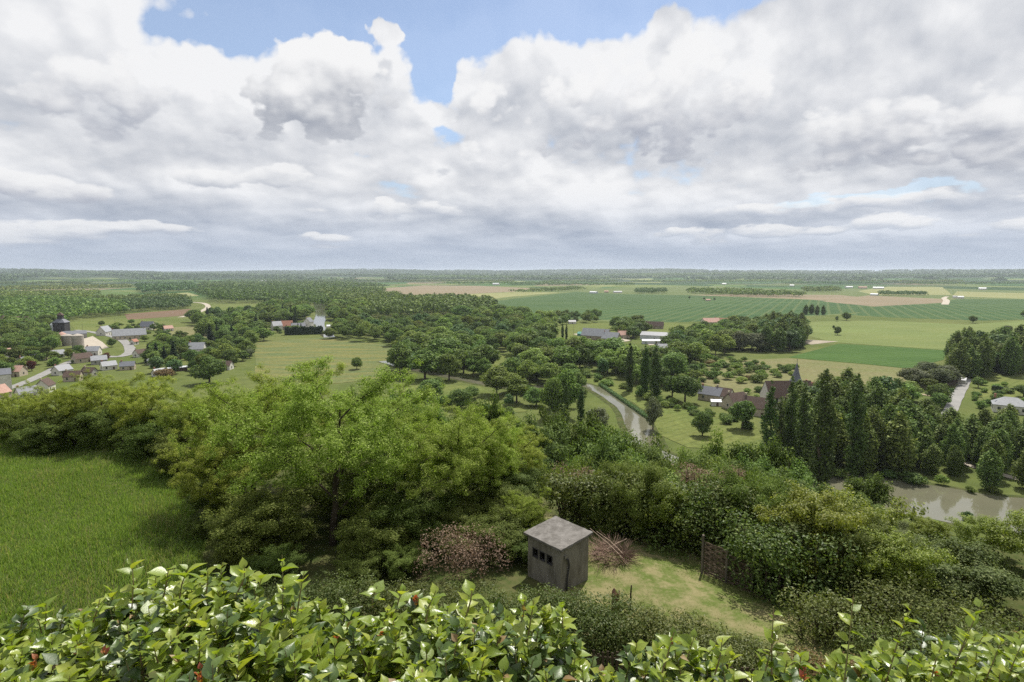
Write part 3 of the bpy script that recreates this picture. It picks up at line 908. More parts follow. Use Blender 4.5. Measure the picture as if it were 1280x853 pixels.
def in_poly(x, y, poly):
    c = False; j = len(poly) - 1
    for i in range(len(poly)):
        xi, yi = poly[i]; xj, yj = poly[j]
        if (yi > y) != (yj > y) and x < (xj - xi) * (y - yi) / (yj - yi) + xi: c = not c
        j = i
    return c

TAKEN = []          # every planted spot (x, y, radius)
def scatter(pix, spacing, seed, z_fn=None, maxn=2000, avoid=True):
    """random spots, at least spacing apart, in the ground area outlined in the photograph"""
    rnd = random.Random(seed)
    wp = [P(a, b).to_tuple()[:2] for a, b in pix]
    x0, x1 = min(p[0] for p in wp), max(p[0] for p in wp); y0, y1 = min(p[1] for p in wp), max(p[1] for p in wp)
    grid = {}; out = []
    tries = int((x1 - x0) * (y1 - y0) / spacing ** 2 * 12) + 50
    for _ in range(min(tries, 60000)):
        x = rnd.uniform(x0, x1); y = rnd.uniform(y0, y1)
        if not in_poly(x, y, wp): continue
        k = (int(x // spacing), int(y // spacing))
        if any((x - a) ** 2 + (y - b) ** 2 < spacing ** 2 for dx in (-1, 0, 1) for dy in (-1, 0, 1) for a, b in grid.get((k[0] + dx, k[1] + dy), ())): continue
        grid.setdefault(k, []).append((x, y)); out.append((x, y))
        if len(out) >= maxn: break
    return out

# sight lines that the photograph leaves open to the river: column, half width, base rows of trees that would hide it
OPEN = [(521, 9, 460, 500), (610, 9, 479, 508), (652, 6, 484, 508), (680, 9, 480, 512), (742, 14, 484, 510), (765, 16, 496, 520), (790, 14, 512, 545)]
def blocks_water(x, y):
    z = ground(x, y); dep = y * math.cos(R(PITCH)) + (EYE - z) * math.sin(R(PITCH))
    px = 640 + FPX * x / dep; py = 426.5 - FPX * (y * math.sin(R(PITCH)) - (EYE - z) * math.cos(R(PITCH))) / dep
    return any(abs(px - c) < h and r0 < py < r1 for c, h, r0, r1 in OPEN)
def grove(pix, spacing, kinds, hr, label, group, seed, wide=(1.05, 1.6), parts=True):
    """kinds: list of (kind, share, label or None)"""
    rnd = random.Random(seed * 7 + 1)
    pts = scatter(pix, spacing, seed)
    tot = sum(k[1] for k in kinds)
    for x, y in pts:
        if blocks_water(x, y): continue
        r_ = rnd.random() * tot
        for kd in kinds:
            r_ -= kd[1]
            if r_ <= 0: break
        kind = kd[0]
        h = rnd.triangular(hr[0] * 0.72, hr[1] * 1.12, (hr[0] + hr[1]) / 2) * (kd[2] if len(kd) > 2 else 1.0) * (1.2 if hr[0] > 6 else 1.0)
        word = KWORD[kind]
        plant(kind, (x, y, ground(x, y) - 0.1), h, word + " " + label, word + " " + group, rnd.uniform(*wide), parts=parts)
    return len(pts)
KWORD = {"maple_tree": "broad leafy green tree", "oak_tree": "rounded mid green tree", "ash_tree": "fresh green loose crowned tree", "alder_tree": "small dark green tree", "poplar_tree": "tall grey green poplar",
         "columnar_poplar": "dark narrow columnar poplar", "willow_tree": "pale silvery willow", "spruce_tree": "dark pointed conifer", "copper_beech": "dark red leaved tree",
         "lime_tree": "bright yellow green tree", "shrub": "fresh green shrub", "dark_shrub": "mid green shrub", "rusty_shrub": "rusty brown green shrub"}

# ------------------------------------------------------------------ trees of the valley
OK = "oak_tree"; AS = "ash_tree"; AL = "alder_tree"; PO = "poplar_tree"; CP = "columnar_poplar"; WI = "willow_tree"; SP = "spruce_tree"; LI = "lime_tree"
MA = "maple_tree"; SH = "shrub"; DS = "dark_shrub"; RS = "rusty_shrub"; CB = "copper_beech"

# far woods, hedgerows and copses that read as masses
def far_wood(pix, spacing, h, mat, seed, label, faces=46, size=2.2, tall=False):
    rng = np.random.default_rng(seed)
    pts = scatter(pix, spacing, seed, maxn=900)
    C, N, S = [], [], []
    for x, y in pts:
        hh = h * rng.uniform(0.75, 1.25); w = spacing * rng.uniform(0.55, 0.8)
        d = unit(rng.normal(size=(faces, 3))); d[:, 2] = np.abs(d[:, 2]) * 1.0 - 0.15
        z0 = float(ground_np(x, y))
        c = np.array([x, y, z0 + hh * 0.5]) + d * np.array([w, w, hh * 0.5]) * rng.uniform(0.8, 1.08, (faces, 1))
        C.append(c); N.append(d + rng.normal(size=(faces, 3)) * 0.35); S.append(size * rng.uniform(0.7, 1.3, faces) * (h / 14) ** 0.5)
    if not C: return
    v, f = leaf_quads(np.vstack(C), np.vstack(N), np.concatenate(S), rng, 0.8, 0.1)
    o = link("distant_wood", np_mesh("distant_wood", v, [f], [mat]))
    tag(o, label, "wood", kind="stuff")

far_wood([(0, 379), (60, 378), (150, 383), (158, 394), (90, 400), (60, 411), (0, 409)], 15, 17, L_oak, 1, "dense dark wood behind the grain tower", 80, 1.9)
far_wood([(150, 380), (205, 378), (236, 381), (236, 386), (160, 391)], 15, 15, L_dark, 2, "dark tree belt above the red brown strip", 80, 1.9)
far_wood([(243, 366), (330, 362), (400, 362), (480, 366), (455, 378), (400, 385), (345, 379), (272, 379.5)], 19, 20, L_oak, 3, "broad wood filling the valley left of the far river", 60, 2.2)
far_wood([(172, 361), (240, 358.5), (245, 365), (178, 368)], 24, 26, L_dark, 4, "dark block of plantation trees far left", 50, 2.6)
far_wood([(255, 356), (420, 355), (480, 360), (330, 361), (250, 362)], 34, 22, L_poplar, 5, "far grey green woods below the horizon left of centre", 36, 3.4)
far_wood([(0, 368), (120, 367), (110, 376), (0, 377)], 24, 16, L_oak, 6, "far hedged woodland at the left edge", 46, 2.3)
far_wood([(0, 361), (160, 358), (165, 361), (0, 365)], 40, 16, L_poplar, 7, "hazy line of trees far left", 30, 3.2)
far_wood([(120, 375), (220, 372), (235, 376), (130, 378)], 18, 14, L_poplar, 8, "grey green trees by the far pond", 50, 2)
STRIPS = ["hazy tree line at the left edge above the hedged woodland", "hazy tree line above the dark plantation block far left", "hazy tree line above the broad wood left of centre", "hazy tree line left of the far white building",
          "tree line just above the tan ploughed field", "faint upper tree line at the left edge", "long faint tree line under the horizon left of centre", "long faint tree line under the horizon at centre",
          "tree line behind the far hamlet and wheat", "hazy tree line above the far white sheds", "hazy tree line above the long dark wood", "hazy trees above the grey green copse",
          "hazy tree line above the pale crop at right", "hazy tree line beside the far white house at right", "dark long tree line below the hills at right", "faint tree line below the hills right of centre"]
for i, (x0, x1, y, h) in enumerate([(0, 110, 356, 18), (90, 260, 353.5, 16), (280, 470, 352.5, 18), (470, 640, 352.8, 18), (560, 700, 355.5, 16), (0, 200, 350, 20), (200, 520, 348.5, 22), (500, 760, 350, 22),
                                    (640, 790, 357, 15), (680, 770, 353, 18), (790, 1000, 353, 18), (980, 1100, 355, 16), (1060, 1200, 354, 18), (1130, 1290, 356, 16), (900, 1290, 350.5, 24), (760, 1000, 349, 24)]):
    far_wood([(x0, y - 0.5), (x1, y - 0.7), (x1, y + 0.35), (x0, y + 0.25)], 36, h, (L_poplar, L_oak, L_dark)[i % 3], 40 + i, STRIPS[i], 26, 3.6)
far_wood([(862, 365), (930, 366), (1005, 370.5), (1000, 372), (925, 371), (862, 367)], 20, 17, L_oak, 70, "long dark wood on the plain right of centre", 50, 2.4)
far_wood([(1003, 362), (1045, 361.5), (1048, 366), (1010, 366)], 24, 15, L_poplar, 71, "grey green copse behind the long wood", 40, 2.4)
far_wood([(1100, 368.2), (1155, 368), (1155, 370.2), (1105, 370.4)], 18, 13, L_dark, 72, "dark farm spinney on the pale field", 50, 2.0)
far_wood([(796, 364.6), (830, 364.4), (832, 367.2), (797, 367.5)], 17, 15, L_dark, 73, "small dark copse on the green plain", 50, 2.0)
far_wood([(640, 366), (720, 361), (730, 363), (660, 367)], 30, 13, L_oak, 74, "far hamlet trees behind the wheat", 36, 2.4)
far_wood([(452, 384), (500, 379), (560, 378), (612, 382), (620, 391), (575, 396), (452, 400)], 11.5, 21, L_poplar, 75, "dense poplar plantation with dark trunks", 90, 1.7)
far_wood([(395, 366), (460, 368), (500, 374), (470, 383), (420, 384), (408, 378)], 16, 20, L_poplar, 76, "woodland right of the far river bend", 80, 1.9)

ridge_woods()
# mid-distance trees, each its own object
grove([(0, 412), (52, 413), (62, 406), (58, 422), (30, 428), (0, 428)], 14.9, [(OK, 2), (MA, 1.4), (AS, 1), (AL, 2)], (12, 16), "in the thicket left of the grain tower", "left of the grain tower", 101, parts=False)
grove([(8, 430), (60, 428), (76, 433), (74, 440), (50, 442), (10, 440)], 10.3, [(OK, 1)], (12, 13.5), "in the clipped dark row before the silos", "in the row before the silos", 102)
grove([(0, 446), (60, 446), (104, 446), (92, 456), (60, 462), (0, 475)], 12.6, [(OK, 2), (MA, 1.4), (AS, 2), (LI, 1), (DS, 1, .3), (CB, 1, .55)], (7, 11), "in the village gardens by the street", "in the village gardens", 103)
grove([(236, 404), (262, 400), (350, 388), (370, 402), (330, 412), (300, 420), (258, 424), (262, 412)], 14.9, [(OK, 2), (AS, 2), (SP, 2), (AL, 2)], (12, 18), "between the mown meadow and the mill", "by the mown meadow", 104, parts=False)
grove([(205, 425), (262, 430), (330, 415), (332, 428), (310, 448), (270, 470), (200, 470), (180, 455)], 14.9, [(OK, 2), (MA, 1.4), (AS, 2), (LI, 1), (AL, 2)], (9, 13), "around the house with the slate roof", "around the slate roofed house", 105)
grove([(340, 388), (384, 388), (383, 402), (345, 407)], 14.9, [(OK, 2), (MA, 1.4), (AS, 2), (PO, 1)], (15, 20), "on the left bank of the far river", "left of the far river", 106, parts=False)
grove([(414, 386), (455, 384), (452, 402), (425, 408), (417, 402)], 14.9, [(OK, 2), (MA, 1.4), (AS, 3)], (15, 20), "on the right bank of the far river", "right of the far river", 107, parts=False)
grove([(410, 424), (440, 408), (520, 408), (545, 406), (570, 404), (640, 408), (660, 430), (600, 446), (520, 440), (480, 429)], 14.9, [(OK, 2), (MA, 1.4), (AS, 2.6), (MA, 1.2), (AL, 2), (LI, .6)], (11, 17), "in the broad belt beyond the flowering meadow", "beyond the flowering meadow", 108, parts=False)
grove([(580, 392), (640, 398), (690, 408), (690, 426), (650, 430), (640, 405), (575, 402)], 14.9, [(OK, 2), (MA, 1.4), (AS, 2)], (14, 18), "in the belt at the end of the plantation", "at the end of the plantation", 109, parts=False)
grove([(490, 444), (520, 442), (600, 448), (606, 468), (560, 478), (500, 474)], 12.6, [(OK, 2.2), (MA, 2), (AS, 2), (AL, 2)], (15, 20), "in the tall clump beside the flowering meadow", "beside the flowering meadow", 110)
grove([(640, 440), (700, 442), (780, 454), (846, 462), (838, 484), (800, 482), (725, 464), (690, 472), (650, 470)], 12.6, [(OK, 2.2), (MA, 2), (AS, 2.6), (MA, 1.2), (AL, 1)], (13, 18), "in the belt behind the riverside meadow", "behind the riverside meadow", 111)
grove([(606, 466), (650, 468), (720, 480), (738, 505), (700, 520), (660, 508), (600, 494)], 11.4, [(OK, 2), (MA, 1.4), (AS, 2.6), (MA, 1.2), (WI, .5), (DS, 2, .35)], (9, 14), "in the clump on the near river bank", "on the near river bank", 112)
grove([(500, 488), (560, 492), (600, 500), (655, 512), (640, 520), (520, 512)], 12.6, [(AL, 3), (OK, 2), (DS, 3, .4)], (7, 11), "in the dark clump behind the near slope", "behind the near slope", 113)
grove([(720, 462), (740, 470), (830, 494), (850, 504), (830, 510), (790, 490), (715, 472)], 8.0, [(SH, 3), (DS, 3)], (2.5, 4.5), "along the far edge of the riverside meadow", "along the riverside meadow", 114)
grove([(846, 428), (870, 416), (900, 420), (960, 412), (960, 438), (900, 445), (870, 456), (846, 456), (838, 446)], 13.7, [(OK, 2.2), (MA, 2), (AS, 3), (WI, .5), (AL, 1)], (12, 17), "in the wood between the white sheds and the church fields", "between sheds and church fields", 115)
grove([(950, 415), (1000, 414), (1008, 430), (992, 440), (955, 442)], 10.3, [(PO, 4), (AL, 2)], (18, 22), "in the dark plantation block above the church", "in the block above the church", 116)
grove([(840, 452), (900, 447), (930, 452), (1000, 462), (998, 468), (960, 476), (930, 482), (880, 480), (860, 470)], 9.2, [(SH, 4), (DS, 3), (RS, .7)], (3, 5.5), "in the scrub slope above the church roofs", "in the scrub above the church", 117)
grove([(690, 399), (745, 398), (748, 404), (700, 407), (660, 405)], 16.0, [(OK, 2), (MA, 1.4), (AS, 2)], (9, 13), "in the orchard row behind the long barn", "behind the long barn", 118, parts=False)
grove([(765, 410), (800, 408), (806, 420), (795, 424), (775, 424)], 13.7, [(OK, 2), (MA, 1.4), (AL, 1)], (12, 16), "in the clump between barn and white sheds", "between barn and white sheds", 119)
grove([(905, 404), (960, 402), (1000, 406), (1010, 412), (955, 414), (900, 412)], 14.9, [(OK, 2), (MA, 1.4), (AS, 2), (WI, 1, .7)], (8, 12), "in the gardens by the red farm roofs", "by the red farm roofs", 120, parts=False)
grove([(1184, 460), (1200, 452), (1260, 450), (1290, 455), (1290, 466), (1255, 472), (1190, 474)], 9.8, [(PO, 5), (AL, 1)], (20, 24), "in the square dark grove beside the lane", "in the grove beside the lane", 121)
grove([(1136, 486), (1150, 474), (1180, 472), (1182, 484), (1160, 490)], 8.6, [(WI, 4), (LI, .6, .7)], (8, 12), "in the silvery clump beside the lane", "beside the lane", 122)
grove([(1130, 487), (1176, 493), (1180, 497), (1132, 491)], 5.7, [(DS, 2), (RS, 1)], (1.8, 3), "in the hedge along the dirt track", "along the dirt track", 123)
grove([(1000, 520), (1060, 516), (1120, 524), (1130, 560), (1125, 594), (1000, 596), (990, 560)], 7.8, [(PO, 7), (AL, 1)], (15, 20), "in the plantation on the far river bank", "on the far river bank", 124)
grove([(1120, 540), (1290, 556), (1290, 578), (1186, 592), (1125, 596)], 6.8, [(PO, 1)], (11, 14.5), "in the right part of the far bank plantation", "in the right part of the plantation", 144)
grove([(1190, 572), (1290, 584), (1290, 622), (1230, 612), (1180, 600)], 9.5, [(PO, 1)], (10, 14), "along the riverside path", "along the riverside path", 125)
grove([(1010, 492), (1060, 490), (1130, 498), (1180, 506), (1178, 514), (1030, 510)], 10.3, [(OK, 1), (DS, 2, .35), (AS, 1)], (7, 10), "along the gardens behind the plantation", "behind the plantation", 126)
grove([(1220, 480), (1262, 484), (1290, 500), (1290, 520), (1262, 518), (1215, 510)], 9.2, [(SH, 3), (DS, 2), (OK, .7, 2.2)], (2.5, 4.5), "around the white house at the right edge", "around the white house", 127)
grove([(835, 505), (880, 514), (940, 532), (938, 540), (880, 522), (835, 511)], 6.3, [(DS, 4), (SH, 1)], (2.5, 4), "in the hedge below the church cottages", "in the hedge below the cottages", 128)
grove([(906, 492), (955, 490), (960, 498), (912, 500)], 8.0, [(DS, 2), (SH, 1)], (2, 3.5), "in the gardens behind the church cottages", "behind the cottages", 129)
grove([(1020, 597), (1090, 600), (1180, 613), (1250, 624), (1290, 631), (1290, 625), (1180, 606), (1090, 593)], 6.9, [(SH, 2), (DS, 3)], (2, 4), "on the far river bank under the poplars", "under the poplars", 130)
grove([(340, 410), (380, 410), (384, 416), (345, 418)], 9.2, [(OK, 2), (SP, 1.5), (DS, 2, .4)], (6, 10), "around the riverside mill houses", "around the mill houses", 131)
grove([(120, 408), (200, 404), (215, 412), (205, 424), (180, 428)], 13.7, [(OK, 2), (AS, 1), (DS, 3, .35)], (6, 9), "around the grey roofed houses", "around the grey roofed houses", 132)

# single trees that stand out
def one(kind, px, py, h, label, wide=1.0, group=None):
    p = P(px, py); return plant(kind, (p.x, p.y, ground(p.x, p.y) - 0.1), h, label, group, wide)
one(OK, 262, 480, 19, "big round dark tree below the slate roofed house", 1.25)
one(LI, 283, 446, 15, "bright yellow green tree right of the conifers", 1.1)
one(WI, 312, 448, 9, "pale rounded tree at the edge of the flowering meadow")
for px, py, h in ((186, 453, 14), (196, 452, 15), (206, 455, 14), (218, 456, 18)):
    one(SP, px, py, h, "dark pointed conifer in the row left of the slate roofed house", 1.25, "conifers left of the slate roofed house")
one(SP, 252, 420, 14, "dark pointed conifer on the mown meadow edge")
for px, py, h in ((263, 430, 19), (272, 428, 18), (290, 426, 17)):
    one(SP, px, py, h, "tall dark conifer right of the mown meadow", 1.2, "conifers right of the mown meadow")
for px, py in ((364, 404), (370, 404)):
    one(CP, px, py, 27, "dark narrow poplar of the pair beside the far river", 1.1, "poplar pair beside the far river")
one(OK, 446, 462, 9.5, "lone dark bush tree standing on the flowering meadow")
for px, py, h in ((787, 489, 31), (806, 494, 31), (818, 500, 33)):
    one(CP, px, py, h, "dark narrow poplar of the three behind the riverside meadow", 1.15, "three poplars behind the riverside meadow")
for px, py, h in ((682, 428, 19), (694, 426, 16), (703, 425, 19), (708, 425, 18)):
    one(CP, px, py, h, "small dark columnar poplar left of the long barn", 1.0, "columnar poplars left of the long barn")
one(WI, 816, 538, 16, "pale slender tree standing alone on the riverside meadow", 0.62)
one(OK, 878, 545, 11, "dark round tree at the near edge of the riverside meadow", 0.95)
one(OK, 928, 537, 14.5, "neat ball shaped dark tree beside the church cottages", 1.05)
one(OK, 856, 504, 17, "broad spreading tree at the corner of the cottage hedge", 1.2)
one(OK, 840, 500, 15, "spreading tree left of the cottage hedge corner", 1.1)
one(AS, 706, 520, 25, "tall feathery pale green tree beside the river bend", 0.75)
one(AS, 690, 524, 22, "feathery green tree left of the river bend", 0.7)
for px, py, h in ((707, 532, 21), (726, 530, 19)):
    one(CP, px, py, h, "dark narrow poplar by the river bend", 1.2, "poplar pair by the river bend")
one(WI, 748, 538, 11, "silvery willow overhanging the river bend", 1.3)
for px, py, h in ((959, 590, 33), (985, 578, 33), (1001, 590, 33), (1023, 622, 41), (1064, 600, 37), (972, 582, 26)):
    one(CP, px, py, h, "tall dark columnar poplar before the church", 1.15, "columnar poplars before the church")
for px, py, h in ((1007, 393.5, 17), (1014, 393, 18), (1021, 394, 17), (1029, 394, 17)):
    one(PO, px, py, h, "dark tree of the tight clump on the green plain", 1.35, "tight clump on the green plain")
one(OK, 1058, 401, 13, "dark tree at the edge of the barley field")
one(AL, 1046, 402, 9, "small tree left of the dark barley edge tree")
one(OK, 1047, 419, 10, "lone small tree in the barley field")
one(AL, 1042, 412, 6, "small bush tree behind the lone barley tree")
one(OK, 1216, 404, 11, "lone round tree on the dark wheat edge")
one(OK, 1279, 396, 11, "tree at the right edge of the wheat")
one(WI, 1258, 418, 11, "pale tree behind the dark square grove")
one(OK, 642, 392, 13, "round tree at the corner of the wheat field")
one(SP, 1140, 659, 6, "small dark conifer on the near river bank")
one(SP, 1115, 656, 4, "tiny dark conifer on the near river bank")
one(AL, 1207, 662, 6, "thin leaning tree on the near river bank")
one(DS, 1170, 664, 3.2, "round dark shrub on the near river bank")
one(CB, 133, 452, 8, "dark red tree behind the blue grey roof")
one(CB, 40, 464, 8.5, "dark red tree among the village gardens")
one(LI, 86, 448, 8, "yellow green tree at the street bend")
one(OK, 140, 434, 9, "round tree on the sandy yard corner")
one(RS, 205, 472, 6, "rusty brown thicket below the white roofed shed", 1.6)
for px, py in ((862, 374), (880, 375.5), (893, 376)):
    one(AL, px, py, 9, "tiny tree on the wheat plain beside the small farm", 1.2, "tiny trees on the wheat plain")
# dark clipped hedge by the mill

# ------------------------------------------------------------------ buildings
M_white = mat_plain("white_render", (0.62, 0.60, 0.55), (0.50, 0.48, 0.43), 0.6)
M_cream = mat_plain("cream_stone", (0.46, 0.40, 0.31), (0.36, 0.31, 0.24), 0.8)
M_grey = mat_plain("grey_wall", (0.33, 0.32, 0.30), (0.25, 0.24, 0.22), 0.6)
M_stone = mat_plain("old_stone", (0.34, 0.29, 0.22), (0.24, 0.20, 0.16), 0.7)
M_slate = mat_plain("slate", (0.135, 0.145, 0.17), (0.10, 0.105, 0.125), 1.2, 0.55, 0.4)
M_slate_pale = mat_plain("pale_slate", (0.26, 0.27, 0.29), (0.19, 0.20, 0.22), 0.8, 0.55, 0.4)
M_brown_tile = mat_plain("brown_tile", (0.105, 0.072, 0.058), (0.070, 0.050, 0.042), 0.9)
M_red_tile = mat_plain("red_tile", (0.34, 0.165, 0.115), (0.26, 0.13, 0.095), 0.8)
M_pink_tile = mat_plain("pink_tile", (0.42, 0.27, 0.22), (0.34, 0.21, 0.17), 0.8)
M_dark_wall = mat_plain("dark_cladding", (0.060, 0.058, 0.060), (0.040, 0.038, 0.040), 0.5)
M_metal_white = mat_plain("white_sheet_metal", (0.50, 0.52, 0.54), (0.42, 0.44, 0.46), 0.2, 0.5, 0.4)
M_concrete = mat_plain("pale_concrete", (0.36, 0.325, 0.285), (0.27, 0.25, 0.22), 0.5)
M_glass = mat_plain("window_glass", (0.03, 0.035, 0.04), (0.02, 0.025, 0.03), 0.5, 0.15, 0.6)
M_wood_grey = mat_plain("grey_timber", (0.17, 0.145, 0.12), (0.09, 0.078, 0.066), 1.5)
M_door = mat_plain("door_paint", (0.10, 0.065, 0.045), None, 1.0)
M_teal = mat_plain("teal_sheet", (0.12, 0.30, 0.26), None, 0.4)

def gable_house(name, cat, px, py, L, W, hw, hr, rotdeg, wall, roof, label, group=None, chimneys=1, windows=2, door=True, overhang=0.35, z=0.0, hip=0.0, porch=False):
    """L along local x (ridge), W along y; the local -y side faces the camera at rot 0"""
    p = P(px, py, 0)
    face = math.atan2(p.x, p.y)
    root = thing(name, label, cat, (p.x, p.y, z), R(rotdeg) - face, group)
    w = MB()
    x, y = L / 2, W / 2
    hx = x - hip * W * 0.5
    if hip:
        w.box((0, 0, hw / 2 - 0.25), (L, W, hw + 0.5))
    else:
        vs = [(-x, -y, -.5), (x, -y, -.5), (x, y, -.5), (-x, y, -.5), (-x, -y, hw), (x, -y, hw), (x, y, hw), (-x, y, hw), (-x, 0, hw + hr), (x, 0, hw + hr)]
        w.add(vs, [(0, 3, 2, 1), (0, 1, 5, 4), (2, 3, 7, 6), (1, 2, 6, 9, 5), (3, 0, 4, 8, 7), (4, 5, 9, 8), (6, 7, 8, 9)])
    w.build("wall", wall, root)
    r_ = MB(); o = overhang; t = 0.18; k = hr / y
    zl = hw - o * k
    up = 0.06
    for s in (-1, 1):
        a = [(-x - o, s * (y + o), zl + up), (x + o, s * (y + o), zl + up), (hx + o * (not hip), 0, hw + hr + up), (-hx - o * (not hip), 0, hw + hr + up)]
        b = [(q[0], q[1], q[2] + t) for q in a]
        f = [(0, 1, 2, 3), (7, 6, 5, 4), (0, 4, 5, 1), (1, 5, 6, 2), (2, 6, 7, 3), (3, 7, 4, 0)]
        r_.add(a + b, f if s > 0 else [q[::-1] for q in f])
    if hip:
        for s in (-1, 1):
            a = [(s * (x + o), -y - o, zl + up), (s * (x + o), y + o, zl + up), (s * hx, 0, hw + hr + up + 0.02)]
            b = [(q[0], q[1], q[2] + t) for q in a]
            r_.add(a + b, [(0, 1, 2), (5, 4, 3), (0, 3, 4, 1), (1, 4, 5, 2), (2, 5, 3, 0)])
    ro = r_.build("roof", roof, root)
    for i in range(chimneys):
        c = MB(); cx = (-x + 0.8) if i == 0 else (x - 0.8)
        c.box((cx, 0.35, hw + hr + 0.3), (0.9, 0.6, 1.9)); c.box((cx, 0.35, hw + hr + 1.29), (1.05, 0.75, 0.12))
        c.build("chimney", M_red_tile if roof is not M_brown_tile else M_cream, ro)
    def window(wx, wy, wz, ww, wh, axis):
        f = MB(); q = 0.05
        if axis == 'y': f.box((wx, wy - 0.03, wz), (ww + 0.2, 0.10, wh + 0.2))
        else: f.box((wx + 0.03 * (1 if wx > 0 else -1), wy, wz), (0.10, ww + 0.2, wh + 0.2))
        fo = f.build("window", M_white if wall is not M_white else M_grey, root)
        g = MB()
        if axis == 'y': g.box((wx, wy - 0.10, wz), (ww, 0.05, wh))
        else: g.box((wx + 0.10 * (1 if wx > 0 else -1), wy, wz), (0.05, ww, wh))
        g.build("pane", M_glass, fo)
    if windows:
        n = windows
        for i in range(n):
            wx = -x + L * (i + 0.5) / n
            if door and i == n // 2: continue
            window(wx, -y, hw * 0.55, 1.0, min(1.4, hw * 0.5), 'y')
        window(x, 0, hw * 0.55, 1.0, min(1.3, hw * 0.45), 'x')
        window(-x, 0, hw * 0.55, 1.0, min(1.3, hw * 0.45), 'x')
    if door:
        d = MB(); wx = -x + L * (max(windows, 1) // 2 + 0.5) / max(windows, 1)
        d.box((wx, -y - 0.04, 1.05), (1.1, 0.10, 2.1))
        d.build("door", M_door, root)
    return root

H = gable_house
# village on the left
H("house", "house", 131, 419, 15, 10, 4.2, 6.0, 62, M_white, M_slate_pale, "grey roofed house with steep gable behind the sandy yard", windows=3)
H("house", "house", 162, 424, 30, 11, 4.5, 6.5, 4, M_cream, M_slate_pale, "long low house with pale slate roof and row of windows", chimneys=2, windows=7)
H("house", "house", 185, 412, 15, 10, 4, 6, -30, M_white, M_slate, "grey gabled house right of the long slate roofed house")
H("shed", "shed", 168, 431, 6, 5, 3.2, 2.2, 50, M_white, M_red_tile, "tiny white shed with orange roof at the road bend", chimneys=0, windows=1, door=False)
H("garage", "garage", 194, 455, 11, 10, 3.2, 3.4, 90, M_grey, M_metal_white, "open fronted garage with pale edged gable roof", chimneys=0, windows=0, door=False)
H("house", "house", 247, 446, 12, 10, 7, 5, -18, M_white, M_slate_pale, "white house with slate roof among conifers", windows=3)
H("shed", "shed", 222, 464, 12, 4, 2.6, 0.6, 6, M_brown_tile, M_metal_white, "low shed with long flat white roof", chimneys=0, windows=0, door=False)
H("house", "house", 117, 444, 10, 8, 4, 3.5, -22, M_white, M_slate_pale, "blue grey roofed house below the silos")
H("house", "house", 124, 455, 10, 8, 3.4, 3.0, 3, M_grey, M_slate_pale, "low house with wide blue grey roof beside the dark red tree")
H("house", "house", 103, 453, 12, 8, 3.6, 3.6, 25, M_cream, M_brown_tile, "brown roofed cottage at the street corner")
H("house", "house", 57, 490, 9, 7, 4.2, 3.6, 68, M_white, M_brown_tile, "white gabled house at the bottom of the street")
H("house", "house", 3, 488, 9, 8, 10, 3.0, 0, M_white, M_slate, "tall white house with dark roof at the left edge", windows=2)
H("house", "house", -4, 500, 10, 8, 4, 4.0, 40, M_cream, M_pink_tile, "pink roofed house at the bottom left of the street")
H("house", "house", 8, 444, 7, 6, 3, 2.6, 20, M_white, M_pink_tile, "small cream house in the gardens at the left edge", windows=2)
H("house", "house", 29, 459, 7, 6, 3.5, 4.0, 70, M_grey, M_slate, "grey slate gable among garden trees")
for px, py, L, W, hw, hr, rot, wl, rf, lab in [
    (18, 452, 9, 7, 3.4, 3.2, 30, M_white, M_brown_tile, "white cottage with brown roof between garden trees"), (48, 450, 10, 7, 3.4, 3.4, -15, M_cream, M_slate, "slate roofed cottage before the clipped tree row"),
    (72, 447, 9, 7, 3.2, 3.0, 10, M_white, M_slate_pale, "small pale roofed cottage beside the yellow green tree"), (20, 470, 10, 8, 3.6, 3.4, -35, M_cream, M_pink_tile, "pink roofed cottage on the upper side of the street"),
    (78, 468, 10, 7, 3.2, 3.2, 40, M_white, M_slate, "white slate roofed cottage on the lower side of the street"), (34, 498, 9, 7, 3.4, 3.2, 20, M_white, M_slate, "slate roofed cottage half hidden by the acacias at the left edge"),
    (92, 476, 9, 7, 3.2, 3.2, -20, M_cream, M_brown_tile, "brown roofed cottage peeping over the acacias"), (136, 462, 9, 7, 3.2, 2.8, 15, M_white, M_slate_pale, "pale roofed cottage right of the dark red tree"),
    (112, 470, 8, 6, 3.0, 2.8, -40, M_grey, M_brown_tile, "small brown roofed outbuilding below the street bend"), (176, 446, 9, 7, 3.2, 3.0, 35, M_white, M_brown_tile, "brown roofed cottage left of the dark conifers"),
    (160, 462, 9, 7, 3.0, 2.8, -10, M_cream, M_slate, "low cottage before the open fronted garage"), (210, 414, 10, 8, 3.4, 3.2, 20, M_white, M_pink_tile, "pink roofed house at the upper end of the road"),
    (200, 470, 8, 6, 2.6, 2.4, 30, M_white, M_slate_pale, "small pale shed like cottage near the rusty thicket"), (282, 462, 9, 7, 3.2, 3.0, -25, M_white, M_brown_tile, "brown roofed cottage beside the big round tree"),
    (56, 425, 11, 8, 3.6, 3.6, 10, M_cream, M_brown_tile, "brown roofed house in the thicket left of the silos"), (2, 432, 10, 8, 3.6, 3.4, -20, M_white, M_slate, "slate roofed house at the far left below the manor")]:
    H("house", "cottage", px, py, L, W, hw, hr, rot, wl, rf, lab, windows=2)
